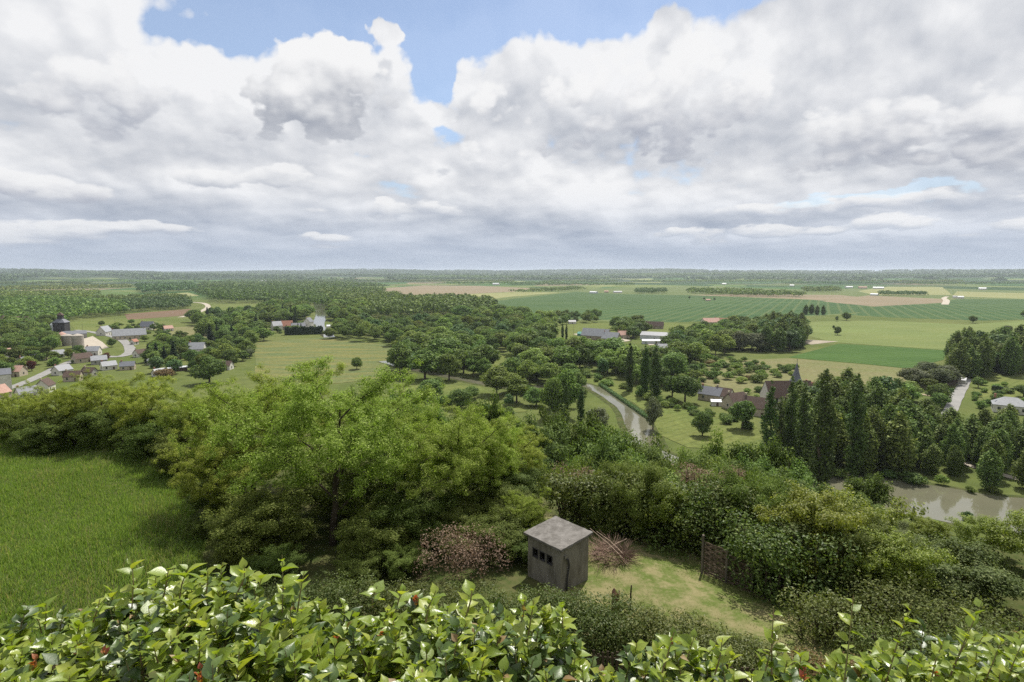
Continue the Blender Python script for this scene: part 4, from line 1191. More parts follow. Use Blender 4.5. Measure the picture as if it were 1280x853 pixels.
# manor
m_ = H("manor", "manor", 26, 409, 34, 12, 9, 5, 5, M_stone, M_brown_tile, "stone manor house with two round towers in the wood", chimneys=0, windows=6, door=False)
for sx in (-16.5, 16.5):
    t = MB(); t.lathe([(3.4, -0.5), (3.4, 12 if sx < 0 else 9), (3.5, 12.1 if sx < 0 else 9.1)], 16, (sx, -4, 0)); t.build("tower", M_pink_tile if sx < 0 else M_cream, m_)
    t = MB(); t.lathe([(3.8, 12.1 if sx < 0 else 9.1), (0.1, 17 if sx < 0 else 12.5)], 16, (sx, -4, 0)); t.build("tower_roof", M_brown_tile, m_)
# grain tower with its store
p = P(78, 422)
root = thing("grain_tower", "dark square grain tower with small roof lantern", "grain tower", p, R(10))
root.scale = (0.86, 0.86, 0.95)
b = MB(); b.box((0, 0, 8.5), (13.5, 12, 18)); b.build("body", M_dark_wall, root)
b = MB(); b.box((-6.95, -6.1, 8.5), (1.0, 0.4, 18)); b.build("corner_strip", M_metal_white, root)
b = MB(); y = 7.0
b.add([(-7.4, -6.6, 17.5), (7.4, -6.6, 17.5), (7.4, 6.6, 17.5), (-7.4, 6.6, 17.5), (-3, -2.6, 21.5), (3, -2.6, 21.5), (3, 2.6, 21.5), (-3, 2.6, 21.5)],
      [(0, 3, 2, 1), (4, 5, 6, 7), (0, 1, 5, 4), (1, 2, 6, 5), (2, 3, 7, 6), (3, 0, 4, 7)])
rf = b.build("roof", M_slate, root)
b = MB(); b.box((0, 0, 23.6), (5.4, 4.6, 4.6)); b.build("lantern", M_dark_wall, root)
b = MB(); b.add([(-3.4, -3, 25.9), (3.4, -3, 25.9), (3.4, 3, 25.9), (-3.4, 3, 25.9), (0, 0, 29.5)], [(0, 3, 2, 1), (0, 1, 4), (1, 2, 4), (2, 3, 4), (3, 0, 4)]); b.build("lantern_roof", M_brown_tile, root)
def silo(px, py, r_, h, mat, capmat, label, group=None, dome=0.25):
    p = P(px, py); root = thing("silo", label, "silo", p, 0, group)
    b = MB(); b.lathe([(r_, -0.5), (r_, h), (r_ * 0.98, h + 0.1)], 24); b.build("body", mat, root, smooth=False)
    b = MB(); b.lathe([(r_ * 1.04, h + 0.1), (r_ * 1.04, h + 0.3), (r_ * 0.6, h + r_ * dome), (0.3, h + r_ * dome * 1.7)], 24); b.build("cap", capmat, root)
    b = MB()
    for k in range(3): b.lathe([(r_ * 1.01, h * (k + 1) / 4 - 0.1), (r_ * 1.015, h * (k + 1) / 4), (r_ * 1.01, h * (k + 1) / 4 + 0.1)], 24)
    b.build("hoop", capmat, root)
silo(85, 432, 4.6, 9.5, M_concrete, M_concrete, "pale round silo nearer the grain tower")
silo(98, 435, 4.8, 11.5, M_concrete, M_concrete, "tall pale round silo beside the sandy yard")
silo(66, 420, 1.9, 12, M_metal_white, M_metal_white, "slim shiny metal silo left of the grain tower", None, 0.8)
silo(78, 426, 5.6, 4.6, M_pink_tile, M_pink_tile, "low round store with pinkish domed cap", None, 0.5)
H("barn", "barn", 94, 423, 20, 10, 5, 3, 4, M_grey, M_slate, "grey roofed store barn between tower and yard", chimneys=0, windows=0)
# mill houses by the far river
H("house", "house", 346, 413, 11, 9, 6, 5, 20, M_white, M_slate_pale, "white riverside house at the left end of the mill", windows=2)
H("house", "house", 359, 412, 13, 9, 5, 6, 4, M_cream, M_red_tile, "orange roofed riverside house", windows=3)
H("house", "house", 373, 413, 16, 9, 5, 4, 4, M_white, M_slate, "low slate roofed riverside house", windows=3)
H("house", "house", 386, 411, 9, 9, 9, 5, 60, M_white, M_slate, "tall white mill house beside the far river", windows=2)
H("shed", "shed", 415, 411, 13, 8, 3.5, 1.5, 8, M_white, M_metal_white, "white roofed shed on the right bank of the far river", chimneys=0, windows=0)
# far farm behind the plantation
H("house", "farmhouse", 489, 374.5, 26, 14, 6, 8, 30, M_grey, M_brown_tile, "dark roofed farmhouse behind the poplar plantation", windows=0)
H("house", "farmhouse", 500, 376, 24, 14, 6, 7, -25, M_white, M_slate, "grey farm building behind the poplar plantation", windows=0)
# village in the middle
H("barn", "barn", 745, 424.5, 30, 12, 4.5, 7, -24, M_stone, M_slate_pale, "long stone barn with grey slate roof", chimneys=0, windows=4)
H("barn", "barn", 764, 428, 17, 11, 4.2, 6, -24, M_stone, M_slate_pale, "second slate roofed barn stepping down to the right", chimneys=1, windows=2)
H("house", "cottage", 779, 423, 12, 9, 4, 4, 20, M_cream, M_pink_tile, "pale cottage right of the long barn", windows=2)
H("shed", "shed", 727, 420, 8, 7, 2.5, 2, -20, M_teal, M_teal, "small teal sheet metal lean to at the barn end", chimneys=0, windows=0, door=False)
H("house", "house", 661, 412, 17, 11, 5, 6, 20, M_cream, M_red_tile, "red brown roofed house left of the columnar poplars", windows=2)
H("house", "house", 671, 413, 9, 8, 5, 5, 70, M_white, M_slate, "white gabled house left of the columnar poplars", windows=2)
H("shed", "shed", 715, 405, 10, 7, 3, 2, 10, M_white, M_slate, "small white hut in the orchard row", chimneys=0, windows=0)
H("house", "house", 800, 410, 16, 10, 4, 6, -55, M_white, M_metal_white, "pale roofed house at the wheat field edge", windows=2, chimneys=0)
H("house", "house", 818, 411, 22, 9, 4, 5, -6, M_stone, M_brown_tile, "long low brown roofed house at the wheat field edge", windows=3)
H("shed", "farm shed", 820, 424, 30, 18, 4.5, 3.0, -12, M_metal_white, M_slate, "large blue grey roofed farm shed", chimneys=0, windows=0)
H("shed", "farm shed", 819, 430, 26, 6, 3.2, 1.2, 10, M_metal_white, M_metal_white, "long low white roofed shed in front of the large pale shed", chimneys=0, windows=0, door=False)
H("house", "house", 826, 450, 9, 9, 9, 4, 12, M_white, M_slate_pale, "tall white house among trees below the white sheds", windows=2)
H("house", "house", 813, 455, 9, 8, 4, 3.5, 8, M_cream, M_red_tile, "red roofed house hidden between trees", windows=2)
H("barn", "barn", 888, 407, 22, 14, 5, 5, 25, M_white, M_pink_tile, "pale pink roofed farm barn at the wheat edge", chimneys=0, windows=0)
H("house", "farmhouse", 901, 407, 17, 11, 5, 5, -10, M_cream, M_red_tile, "red roofed farmhouse at the wheat edge", windows=3)
H("shed", "shed", 925, 406, 24, 8, 3.5, 2, 4, M_grey, M_slate, "low grey farm building behind garden trees", chimneys=0, windows=0)
# far farms on the plain
FARM = "tiny farm buildings on the far plain"
for i, (px, py, L, W, h, wl, rf, lab) in enumerate([
    (742, 367, 60, 24, 6, M_metal_white, M_metal_white, "far white roofed farm sheds left of the copse"), (772, 366.5, 70, 24, 6, M_white, M_slate_pale, "far long grey farm shed just left of the dark copse"),
    (758, 366, 36, 20, 6, M_cream, M_pink_tile, "far pinkish farm roof between white and grey sheds"), (620, 356.5, 90, 40, 10, M_white, M_metal_white, "far pale building right of the tan field"),
    (1061, 360.5, 70, 30, 8, M_white, M_metal_white, "far white shed left of the pale crop"), (1078, 361, 80, 30, 8, M_cream, M_pink_tile, "far pinkish shed above the pale crop"), (1098, 361.5, 100, 30, 8, M_white, M_metal_white, "far long white shed above the pale crop"),
    (1093, 369.5, 50, 20, 5, M_metal_white, M_metal_white, "low white shed at the left end of the farm spinney"), (1200, 373.5, 34, 18, 6, M_white, M_metal_white, "white farmhouse beside the pale lane"),
    (1193, 373, 20, 14, 6, M_white, M_slate, "small white farm building beside the pale lane"), (1228, 362.5, 60, 24, 8, M_white, M_metal_white, "far white house near the right edge"), (1270, 353, 90, 30, 10, M_white, M_metal_white, "far white building below the hills at right"),
    (885, 376.5, 26, 12, 4, M_cream, M_pink_tile, "small farm hut on the wheat plain"), (905, 356, 60, 30, 8, M_white, M_metal_white, "far white building below the hills"), (740, 352, 120, 40, 10, M_white, M_cream, "far cream building below the hills"),
    (545, 351.5, 140, 40, 10, M_cream, M_pink_tile, "far hamlet roofs left of centre"), (35, 349, 150, 40, 10, M_white, M_metal_white, "far pale buildings at the left horizon"), (330, 352.5, 120, 30, 10, M_cream, M_metal_white, "far pale building above the broad wood"),
    (990, 358, 50, 24, 7, M_white, M_metal_white, "far white shed left of the grey green copse")]):
    H("farm_shed", "farm shed", px, py, L * 0.42, W * 0.7, h * 0.8, h * 0.4, (i * 37) % 50 - 25, wl, rf, lab, None, 0, 0, False)

# church
p = P(983, 509); face = math.atan2(p.x, p.y)
root = thing("church", "small village church with steep brown roof and slate spire", "church", (p.x, p.y, 0), -face + R(28))
LB, WB, hw, hr = 24, 10.5, 6.6, 7.2
x, y = LB / 2, WB / 2
b = MB(); b.add([(-x, -y, -.5), (x, -y, -.5), (x, y, -.5), (-x, y, -.5), (-x, -y, hw), (x, -y, hw), (x, y, hw), (-x, y, hw), (-x, 0, hw + hr), (x, 0, hw + hr)],
               [(0, 3, 2, 1), (0, 1, 5, 4), (2, 3, 7, 6), (1, 2, 6, 9, 5), (3, 0, 4, 8, 7), (4, 5, 9, 8), (6, 7, 8, 9)])
b.build("wall", M_white, root)
b = MB()
for s in (-1, 1):
    a = [(-x - .1, s * (y + .5), hw - .7), (x + .2, s * (y + .5), hw - .7), (x + .2, 0, hw + hr + .1), (-x - .1, 0, hw + hr + .1)]
    c = [(q[0], q[1], q[2] + .25) for q in a]
    f = [(0, 1, 2, 3), (7, 6, 5, 4), (0, 4, 5, 1), (1, 5, 6, 2), (2, 6, 7, 3), (3, 7, 4, 0)]
    b.add(a + c, f if s > 0 else [q[::-1] for q in f])
b.build("roof", M_brown_tile, root)
tw = MB(); tw.box((4.5, 0.3, 6.6), (4.6, 4.6, 14.2)); tw.build("tower", M_stone, root)
sp_ = MB(); sp_.lathe([(3.4, 13.7), (2.3, 15.6), (1.2, 19.0), (0.05, 24.0)], 8, (4.5, 0.3, 0)); so = sp_.build("spire", M_slate, root)
cr = MB(); cr.box((4.5, 0.3, 24.7), (0.12, 0.12, 2.0)); cr.box((4.5, 0.3, 25.1), (0.8, 0.12, 0.12)); cr.build("cross", M_dark_wall, so)
for wx in (-8, -3.5):
    w = MB(); w.box((wx, -y - 0.04, 4.2), (1.1, 0.12, 3.2)); w.build("window", M_glass, root)
ap = MB(); ap.box((x + 4, 0, 3.2), (8, 8.4, 7.4)); ap.build("choir", M_white, root)
ap = MB(); ap.add([(x + .3, -4.7, 6.95), (x + 8.4, -4.7, 6.95), (x + 8.4, 4.7, 6.95), (x + .3, 4.7, 6.95), (x + .3, 0, 12.4), (x + 5.5, 0, 12.4)], [(0, 1, 5, 4), (1, 2, 5), (2, 3, 4, 5), (3, 0, 4), (0, 3, 2, 1)]); ap.build("choir_roof", M_brown_tile, root)
H("house", "cottage", 889, 500, 12, 8, 3.6, 3.6, -22, M_cream, M_slate, "slate roofed cottage at the left end of the church row", windows=2)
H("house", "cottage", 904, 502, 9, 8, 3.8, 3.8, -24, M_white, M_brown_tile, "brown roofed cottage with white gable in the church row", windows=2)
H("house", "cottage", 919, 510, 11, 8, 3.8, 4.2, 48, M_cream, M_brown_tile, "brown roofed cottage with open end in the church row", windows=2)
H("house", "cottage", 947, 518, 14, 9, 4.0, 4.6, -18, M_cream, M_brown_tile, "brown roofed house nearest the church", windows=2)
H("shed", "shed", 896, 507, 6, 3.5, 2.3, 0.8, 10, M_white, M_metal_white, "small white roofed shelter before the cottages", chimneys=0, windows=0)
H("house", "house", 1022, 498, 14, 9, 4.5, 4.5, 14, M_cream, M_red_tile, "red roofed house right of the church", windows=2)
H("house", "house", 1034, 499, 9, 8, 4.5, 4.0, -40, M_cream, M_brown_tile, "brown roofed house at the right end of the church row", windows=2)
# houses at the right
H("house", "house", 1262, 515, 14, 10, 4.0, 3.4, 6, M_white, M_slate_pale, "white bungalow with grey hipped roof at the right edge", windows=3, hip=0.9)
H("shed", "shed", 1178, 480, 13, 7, 2.6, 1.6, 8, M_wood_grey, M_brown_tile, "long low dark roofed shed behind the silvery willows", chimneys=0, windows=0)
H("shed", "shed", 1196, 479, 9, 6, 2.6, 1.2, -6, M_white, M_slate_pale, "small pale roofed shed beside the lane", chimneys=0, windows=0)

# clipped hedges
def hedge_block(pa, pb, h, w, mat, label, leaf=0.3, dens=14, seed=0, z=0.0):
    rng = np.random.default_rng(seed + 500)
    a, b = P(*pa), P(*pb); d = b - a; L = d.length; d.normalize(); s = Vector((-d.y, d.x, 0))
    n = int((L * h * 2 + L * w) * dens)
    u = rng.random(n) * L; k = rng.random(n)
    per = h * 2 + w
    q = k * per
    off = np.where(q < h, -w / 2, np.where(q < h + w, q - h - w / 2, w / 2)); zz = np.where(q < h, q, np.where(q < h + w, h, per - q))
    top = h * (1 + 0.08 * np.sin(u * 0.7) + 0.05 * np.sin(u * 2.1))
    zz = zz / h * top
    nx = np.where(q < h, -1.0, np.where(q < h + w, 0, 1.0)); nz = np.where((q >= h) & (q < h + w), 1.0, 0.15)
    off = off + rng.normal(size=n) * 0.12
    c = np.stack([a.x + d.x * u + s.x * off, a.y + d.y * u + s.y * off, z + zz + rng.normal(size=n) * 0.1], 1)
    nn = np.stack([s.x * nx, s.y * nx, nz], 1) + rng.normal(size=(n, 3)) * 0.45
    v, f = leaf_quads(c, nn, leaf * rng.uniform(0.7, 1.3, n), rng, 0.7, 0.1)
    return tag(link("hedge", np_mesh("hedge", v, [f], [mat])), label, "hedge")
hedge_block((356, 419), (404, 417.5), 8.5, 6, L_conifer, "thick dark clipped hedge in front of the mill", 0.5, 9, 1)
hedge_block((1240, 488), (1267, 492), 2.6, 2.0, L_conifer, "dark clipped hedge behind the white bungalow", 0.25, 22, 2)
hedge_block((1168, 487.5), (1192, 491), 2.2, 1.6, L_dark, "dark hedge at the corner of lane and track", 0.25, 22, 3)
hedge_block((750, 482), (816, 528), 1.5, 2.2, L_dark, "low rough hedge along the far river edge", 0.22, 22, 4)

# poles
def pole(px, py, h, label, group):
    p = P(px, py); b = MB(); b.tube([(0, 0, -0.4), (0, 0, h)], [0.16, 0.1], 6)
    root = thing("utility_pole", label, "utility pole", p, 0, group)
    b.build("post", M_wood_grey, root)
    c = MB(); c.box((0, 0, h - 0.5), (1.8, 0.12, 0.12)); c.build("crossarm", M_wood_grey, root)
for px, py, h, lab in ((104, 422, 15, "tall utility pole beside the silos"), (201, 431, 15, "utility pole on the mown meadow edge"), (717, 420, 13, "utility pole left of the long barn"), (1182, 505, 11, "utility pole where track meets lane"),
                       (144, 408, 11, "utility pole behind the grey roofed house")):
    pole(px, py, h, lab, None)

# ------------------------------------------------------------------ near hillside: trees, bushes, garden
L_robinia = mat_leaf("acacia_leaves", (0.115, 0.155, 0.020), (0.325, 0.385, 0.070), (0.50, 0.54, 0.19), 0.45, 0.6, 0.12, 0.2, (1.0, 1.2, 0.6))
L_hazel = mat_leaf("hazel_leaves", (0.060, 0.092, 0.016), (0.140, 0.185, 0.038), (0.24, 0.28, 0.085), 0.36, 0.6, 0.12, 0.3)
L_laurel = mat_leaf("laurel_leaves", (0.052, 0.084, 0.016), (0.130, 0.175, 0.036), (0.23, 0.26, 0.075), 0.30, 0.5, 0.25, 0.25)
L_bramble = mat_leaf("bramble_leaves", (0.075, 0.105, 0.024), (0.125, 0.155, 0.040), (0.19, 0.20, 0.075), 0.32, 0.5, 0.25, 0.25)
L_dried = mat_leaf("dried_blossom", (0.17, 0.115, 0.085), (0.28, 0.20, 0.15), (0.36, 0.28, 0.22), 0.25, 0.8, 0.1, 0.2, (1.1, 1.0, 0.8))
L_greyleaf = mat_leaf("grey_green_leaves", (0.060, 0.088, 0.024), (0.130, 0.165, 0.050), (0.20, 0.225, 0.085), 0.3, 0.6, 0.15, 0.25)
L_yellow = mat_leaf("yellow_green_leaves", (0.120, 0.160, 0.016), (0.235, 0.275, 0.032), (0.34, 0.36, 0.07), 0.42, 0.5, 0.3, 0.2)

def branching_tree(name, seed, H, W, base, mat, leaf, ncl, per, twig=True, stems=1, flat=0.55, rr=(0.45, 0.85), dome=0.0):
    """tree with a real skeleton: stems, limbs, branches and leaf sprays at their ends. Returns (crown mesh, trunk mesh)"""
    rng = np.random.default_rng(seed)
    mb = MB(); tips = []
    for s in range(stems):
        a0 = rng.random() * 6.28
        lean = Vector((math.cos(a0), math.sin(a0), 0)) * (0.10 if stems == 1 else 0.28)
        r0 = 0.020 * H / math.sqrt(stems) + 0.02
        pts = [Vector((0, 0, -0.5)) + lean * 0.2]
        n = 7
        for i in range(1, n + 1):
            t = i / n
            pts.append(Vector((lean.x * H * t + rng.normal() * 0.02 * H * t, lean.y * H * t + rng.normal() * 0.02 * H * t, H * 0.88 * t)))
        mb.tube(pts, [r0 * (1.15 - 0.95 * i / n) for i in range(n + 1)], 7)
        nl = int(9 / math.sqrt(stems))
        for i in range(nl):
            t = base / H + (0.92 - base / H) * (i + rng.random()) / nl
            k = min(int(t * n), n - 1); p0 = pts[k].lerp(pts[k + 1], t * n - k)
            a = a0 + i * 2.4 + rng.random() * 0.8
            prof = math.sin(math.pi * min(1.0, 0.18 + 0.80 * (t - base / H) / (1 - base / H))) ** 0.6
            L = W / 2 * max(0.3, prof) * rng.uniform(0.8, 1.1)
            el = (rng.uniform(0.25, 0.7) if stems > 1 or name == 'field' else rng.uniform(0.55, 1.25)) + 0.4 * t
            d = Vector((math.cos(a), math.sin(a), el)).normalized()
            p1 = p0 + d * L * 0.5 + Vector((0, 0, rng.normal() * 0.1)); p2 = p0 + Vector((math.cos(a) * L, math.sin(a) * L, el * L * 0.75))
            mb.tube([p0, p1, p2], [r0 * 0.42 * (1.1 - t * 0.6), r0 * 0.26, r0 * 0.07], 5)
            nb = 5
            for j in range(nb):
                u = 0.3 + 0.7 * (j + rng.random()) / nb
                q0 = p0.lerp(p1, u * 2) if u < 0.5 else p1.lerp(p2, u * 2 - 1)
                a2 = a + rng.choice([-1, 1]) * rng.uniform(0.4, 1.3); L2 = L * rng.uniform(0.25, 0.5)
                q1 = q0 + Vector((math.cos(a2), math.sin(a2), rng.uniform(0.0, 0.7))) * L2
                mb.tube([q0, q0.lerp(q1, 0.5) + Vector((0, 0, 0.06)), q1], [r0 * 0.14, r0 * 0.09, r0 * 0.03], 4)
                tips += [q1, q0.lerp(q1, 0.6), q0]
            tips.append(p2)
        tips.append(pts[-1])
    C, N, S = [], [], []
    tips = [np.array(t) for t in tips]
    idx = rng.permutation(len(tips))
    cl = [tips[i] for i in idx]
    while len(cl) < ncl:
        b = tips[rng.integers(len(tips))]; cl.append(b + rng.normal(size=3) * np.array([0.55, 0.55, 0.6]) * W * 0.10)
    zc = base + (H - base) * 0.5
    # sprays over an uneven domed outline, so that the crown is rounded and not shelved
    if dome:
        ph = rng.random(3) * 6.28; extra = []
        for i in range(int(ncl * dome)):
            d = unit(rng.normal(size=3)); d[2] = abs(d[2]) * 1.1 - 0.25; d = unit(d)
            az_ = math.atan2(d[1], d[0])
            k = 1 + 0.16 * math.sin(3 * az_ + ph[0]) + 0.12 * math.sin(5 * az_ + ph[1] + d[2] * 4) + 0.10 * math.sin(7 * d[2] + ph[2])
            k *= rng.uniform(0.70, 1.0)
            extra.append(np.array([d[0] * W / 2 * k, d[1] * W / 2 * k, zc + d[2] * (H - base) * 0.52 * k]))
        cl = extra + cl[:ncl - len(extra)]
        for e in extra[::3]:
            b = tips[int(np.argmin([np.linalg.norm(t - e) for t in tips]))]
            mb.tube([b, (b + e) / 2 + np.array([0, 0, 0.1]), e], [0.022, 0.014, 0.006], 4, cap=False)
    for c in cl[:max(ncl, len(tips))]:
        if c[2] < base * 0.7: continue
        r_ = rng.uniform(*rr)
        k = int(per * r_ * r_ * 2)
        d = unit(rng.normal(size=(k, 3)))
        rad = r_ * rng.random(k)[:, None] ** 0.45
        pts_ = c + d * rad * np.array([1, 1, flat])
        out = unit(np.array([c[0], c[1], (c[2] - zc) * 0.6 + 0.6]))
        C.append(pts_); N.append(d * np.array([.5, .5, .7]) + out * 0.3 + rng.normal(size=(k, 3)) * 0.45 + np.array([0, -0.15, 0.65])); S.append(leaf * rng.uniform(0.6, 1.3, k))
    cns = (np.vstack(C), np.vstack(N), np.concatenate(S))
    cm = crown_mesh(name + "_crown", cns, mat, rng, 0.5, 0.12)
    return cm, mb.mesh(name + "_trunk", M_bark)

NEAR = {}
NEAR["acacia"] = [branching_tree("acacia", 900 + i, 10, 10.6, 1.9, L_robinia, 0.068, 640, 330, flat=0.8, rr=(0.30, 0.56), dome=0.5) for i in range(3)]
NEAR["hazel"] = [branching_tree("hazel", 930 + i, 5.5, 6.0, 0.3, L_hazel, 0.08, 300, 230, stems=4, flat=0.95, rr=(0.35, 0.7), dome=0.45) for i in range(2)]
NEAR["yellow"] = [branching_tree("yellow", 950 + i, 5.0, 5.4, 0.4, L_yellow, 0.085, 320, 190, stems=3, flat=0.85, rr=(0.3, 0.6), dome=0.5) for i in range(2)]
NEAR["field"] = [branching_tree("field", 960 + i, 11, 10.0, 1.0, L_oak, 0.15, 420, 110, stems=2, flat=0.8, rr=(0.6, 1.1)) for i in range(2)]
NEAR["grey"] = [branching_tree("grey", 970 + i, 3.6, 4.4, 0.2, L_greyleaf, 0.075, 240, 190, stems=4, flat=0.75, rr=(0.35, 0.65)) for i in range(2)]
TOPZ = {k: [max(v.co.z for v in cm.vertices) * 0.97 for cm, tm in L] for k, L in NEAR.items()}
def row_z(px, yy, row):
    d = pixdir(px, row)
    return EYE + d.z / d.y * yy
def near(kind, name, px, yy, row, label, cat, wide=1.0, variant=0, rot=0.0, group=None):
    """plant at column px, yy metres ahead, as tall as the photograph shows (top at pixel row)"""
    pos = at_dist(px, yy); h = max(1.2, row_z(px, yy, row) - pos.z)
    v = variant % len(NEAR[kind]); cm, tm = NEAR[kind][v]
    root = thing(name, label, cat, pos, rot, group); s = h / TOPZ[kind][v]; root.scale = (s * wide, s * wide, s)
    link("trunk", tm, root); link("crown", cm, root)
    return root

# acacias on the left and in the middle: (photo column, metres ahead, photo row of the top, width factor)
for i, (px, yy, row, w, lab) in enumerate([
    (415, 25.5, 452, 0.98, "tall yellow green acacia with dark trunk in the middle of the slope"),
    (562, 27.0, 498, 1.02, "broad acacia with forked trunk left of the concrete hut"),
    (318, 30.0, 458, 0.96, "acacia with thin upright stems at the right end of the near meadow"),
    (492, 32.0, 474, 0.98, "acacia behind the two tallest in the middle of the slope"),
    (632, 31.5, 522, 1.07, "low spreading acacia just behind the concrete hut"),
    (655, 25.0, 610, 1.02, "small leaning acacia over the concrete hut"),
    (372, 34.0, 455, 0.96, "acacia rearmost in the middle group"),
    (255, 39.0, 474, 1.05, "acacia at the far right corner of the near meadow"),
    (190, 42.0, 466, 1.07, "acacia casting its shadow on the near meadow"),
    (135, 44.0, 464, 1.09, "acacia at the far edge of the near meadow, second of the row"),
    (78, 44.5, 474, 1.11, "acacia at the far edge of the near meadow, third of the row"),
    (20, 45.0, 486, 1.11, "leftmost acacia at the far edge of the near meadow"),
    (285, 31.0, 545, 1.02, "low bushy acacia on the right edge of the near meadow"),
    (282, 27.5, 530, 1.07, "bushy acacia overhanging the right edge of the near meadow"),
    (-30, 45.0, 492, 1.11, "acacia cut by the left edge of the picture"),
    (595, 29.0, 516, 1.05, "acacia right of the broad forked one"),
    (590, 40.0, 506, 1.07, "acacia crown showing between the middle group and the valley"),
]):
    near("acacia", "acacia_tree", px, yy, row, lab, "tree", w, i, i * 1.9)
# understorey below the acacias
for i, (px, yy, row, lab) in enumerate([(325, 24.5, 618, "dark understorey bush at the meadow corner"), (470, 24.0, 640, "dark understorey bush between the two tall acacias"), (520, 25.5, 612, "understorey bush under the broad acacia"),
                                      (620, 23.5, 640, "understorey bush left of the concrete hut"), (365, 24.5, 655, "understorey bush at the foot of the tall acacia"), (245, 36.0, 535, "understorey bush on the meadow edge"),
                                      (150, 42.0, 505, "understorey bush in the far row of the near meadow"), (95, 42.5, 508, "understorey bush left in the far row of the near meadow"), (30, 43.0, 512, "understorey bush at the left end of the far meadow row"),
                                      (205, 39.5, 516, "understorey bush under the acacia shadow"), (430, 28.5, 575, "bush behind the tall acacia trunk"), (575, 23.2, 665, "low bush before the broad acacia"), (275, 28.5, 600, "understorey bush right of the meadow shade"),
                                      (255, 32.0, 600, "leafy bush at the right edge of the near meadow"), (265, 26.0, 650, "leafy bush low on the meadow edge"), (300, 23.0, 672, "lowest bush at the meadow corner"),
                                      (345, 22.0, 690, "shaded bush just above the big hedge, left"), (450, 22.0, 690, "shaded bush just above the big hedge, middle"), (505, 22.4, 690, "shaded bush just above the big hedge, right"),
                                      (545, 24.5, 640, "bush at the foot of the forked acacia"), (640, 26.0, 620, "bush close behind the concrete hut"), (60, 41.0, 524, "low bush on the left far meadow edge"), (175, 40.5, 524, "low bush in the middle of the far meadow edge"),
                                      (608, 28.0, 592, "bush filling the gap right of the forked acacia"), (635, 29.5, 585, "bush between the acacias and the garden hedge"), (585, 25.0, 628, "bush in front of the forked acacia trunk"), (670, 22.8, 668, "low leafy bush crowding the left side of the concrete hut")]):
    near("hazel", "hazel_bush", px, yy, row, lab, "bush", 1.5, i, i * 1.3)

# trees standing lower on the slope behind the garden
for i, (px, yy, top, w, kind, lab) in enumerate([
    (690, 70, 522, 1.1, "field", "dark rounded tree on the slope behind the acacias"), (735, 66, 526, 1.15, "field", "rounded tree on the slope left of the river bend gap"),
    (790, 70, 535, 1.1, "hazel", "fresh green rounded tree below the river bend"), (840, 66, 547, 1.1, "field", "rounded tree on the slope below the lone dark tree"),
    (890, 72, 549, 1.1, "hazel", "soft green tree on the slope below the ball shaped tree"), (930, 66, 558, 1.15, "field", "olive green rounded tree left of the columnar poplars"),
    (650, 64, 530, 1.0, "field", "tree on the slope at the end of the acacia crowns"), (760, 58, 555, 0.9, "field", "lower rounded tree above the garden hedge"),
    (862, 56, 572, 0.9, "hazel", "lower green tree above the garden hedge"), (1048, 62, 618, 1.2, "yellow", "yellow green tree below the columnar poplars"),
    (1005, 52, 592, 0.9, "field", "dense green tree at the foot of the columnar poplars"), (1074, 70, 602, 0.85, "field", "dark upright tree at the left end of the brown river"),
    (960, 58, 588, 0.9, "field", "dense green tree behind the pinkish dried bushes"), (715, 52, 562, 0.9, "hazel", "green tree between acacias and garden hedge"), (810, 50, 575, 0.9, "field", "dense tree right above the laurels"),
    (480, 76, 488, 0.9, "field", "dark tree top showing behind the acacias"), (540, 74, 492, 0.9, "field", "second dark tree top showing behind the acacias"), (590, 78, 497, 0.9, "field", "tree top right of the acacia crowns"),
    (915, 50, 590, 0.9, "hazel", "green tree behind the olive topped hedge"), (1035, 46, 640, 0.9, "hazel", "bushy tree above the glossy dark bush"), (1095, 60, 660, 0.8, "hazel", "bushy tree just below the brown river"),
    (1190, 62, 664, 0.8, "field", "tree just below the brown river, right part"), (1260, 56, 668, 0.8, "hazel", "bushy tree below the right end of the brown river")]):
    near(kind, "slope_tree", px, yy, top, lab, "tree", w * min(1.0, 11.0 / max(2.0, row_z(px, yy, top) - at_dist(px, yy).z)) * (1.0 if kind == "field" else 0.8), i, i * 2.1)

# leafy masses: laurel hedge, brambles, shrubs (volumes of real leaves around lumpy cores)
def bush_mass(name, lumps, mat, leaf, per_area, label, cat, seed, squash=0.8, aspect=0.55, group=None, stems=True, inner=0.3, fold=0.2):
    """lumps: (x, y, z, r) in world metres"""
    rng = np.random.default_rng(seed)
    c = np.array([l[:3] for l in lumps]); r_ = np.array([l[3] for l in lumps])
    o3 = c.mean(0); base = Vector((o3[0], o3[1], ground(o3[0], o3[1])))
    C, N, S = lobe_leaves(rng, c - np.array(base), r_, per_area, leaf, squash=squash, inner=inner, up=0.5, jitter=0.5)
    v, f = leaf_quads(C, N, S, rng, aspect, fold)
    root = thing(name, label, cat, base, 0, group)
    link("foliage", np_mesh(name + "_foliage", v, [f], [mat]), root)
    if stems:
        mb = MB()
        for x, y, z, r in lumps:
            q = Vector((x, y, z)) - base
            g = Vector((x * 0.7 + base.x * 0.3, y * 0.7 + base.y * 0.3, 0)); g = Vector((g.x - base.x, g.y - base.y, ground(g.x, g.y) - base.z - 0.2))
            mb.tube([g, g.lerp(q, 0.6) + Vector((0.1, 0.05, 0)), q + Vector((0, 0, r * 0.4))], [0.05, 0.035, 0.012], 5)
        mb.build("stems", M_bark, root)
    return root
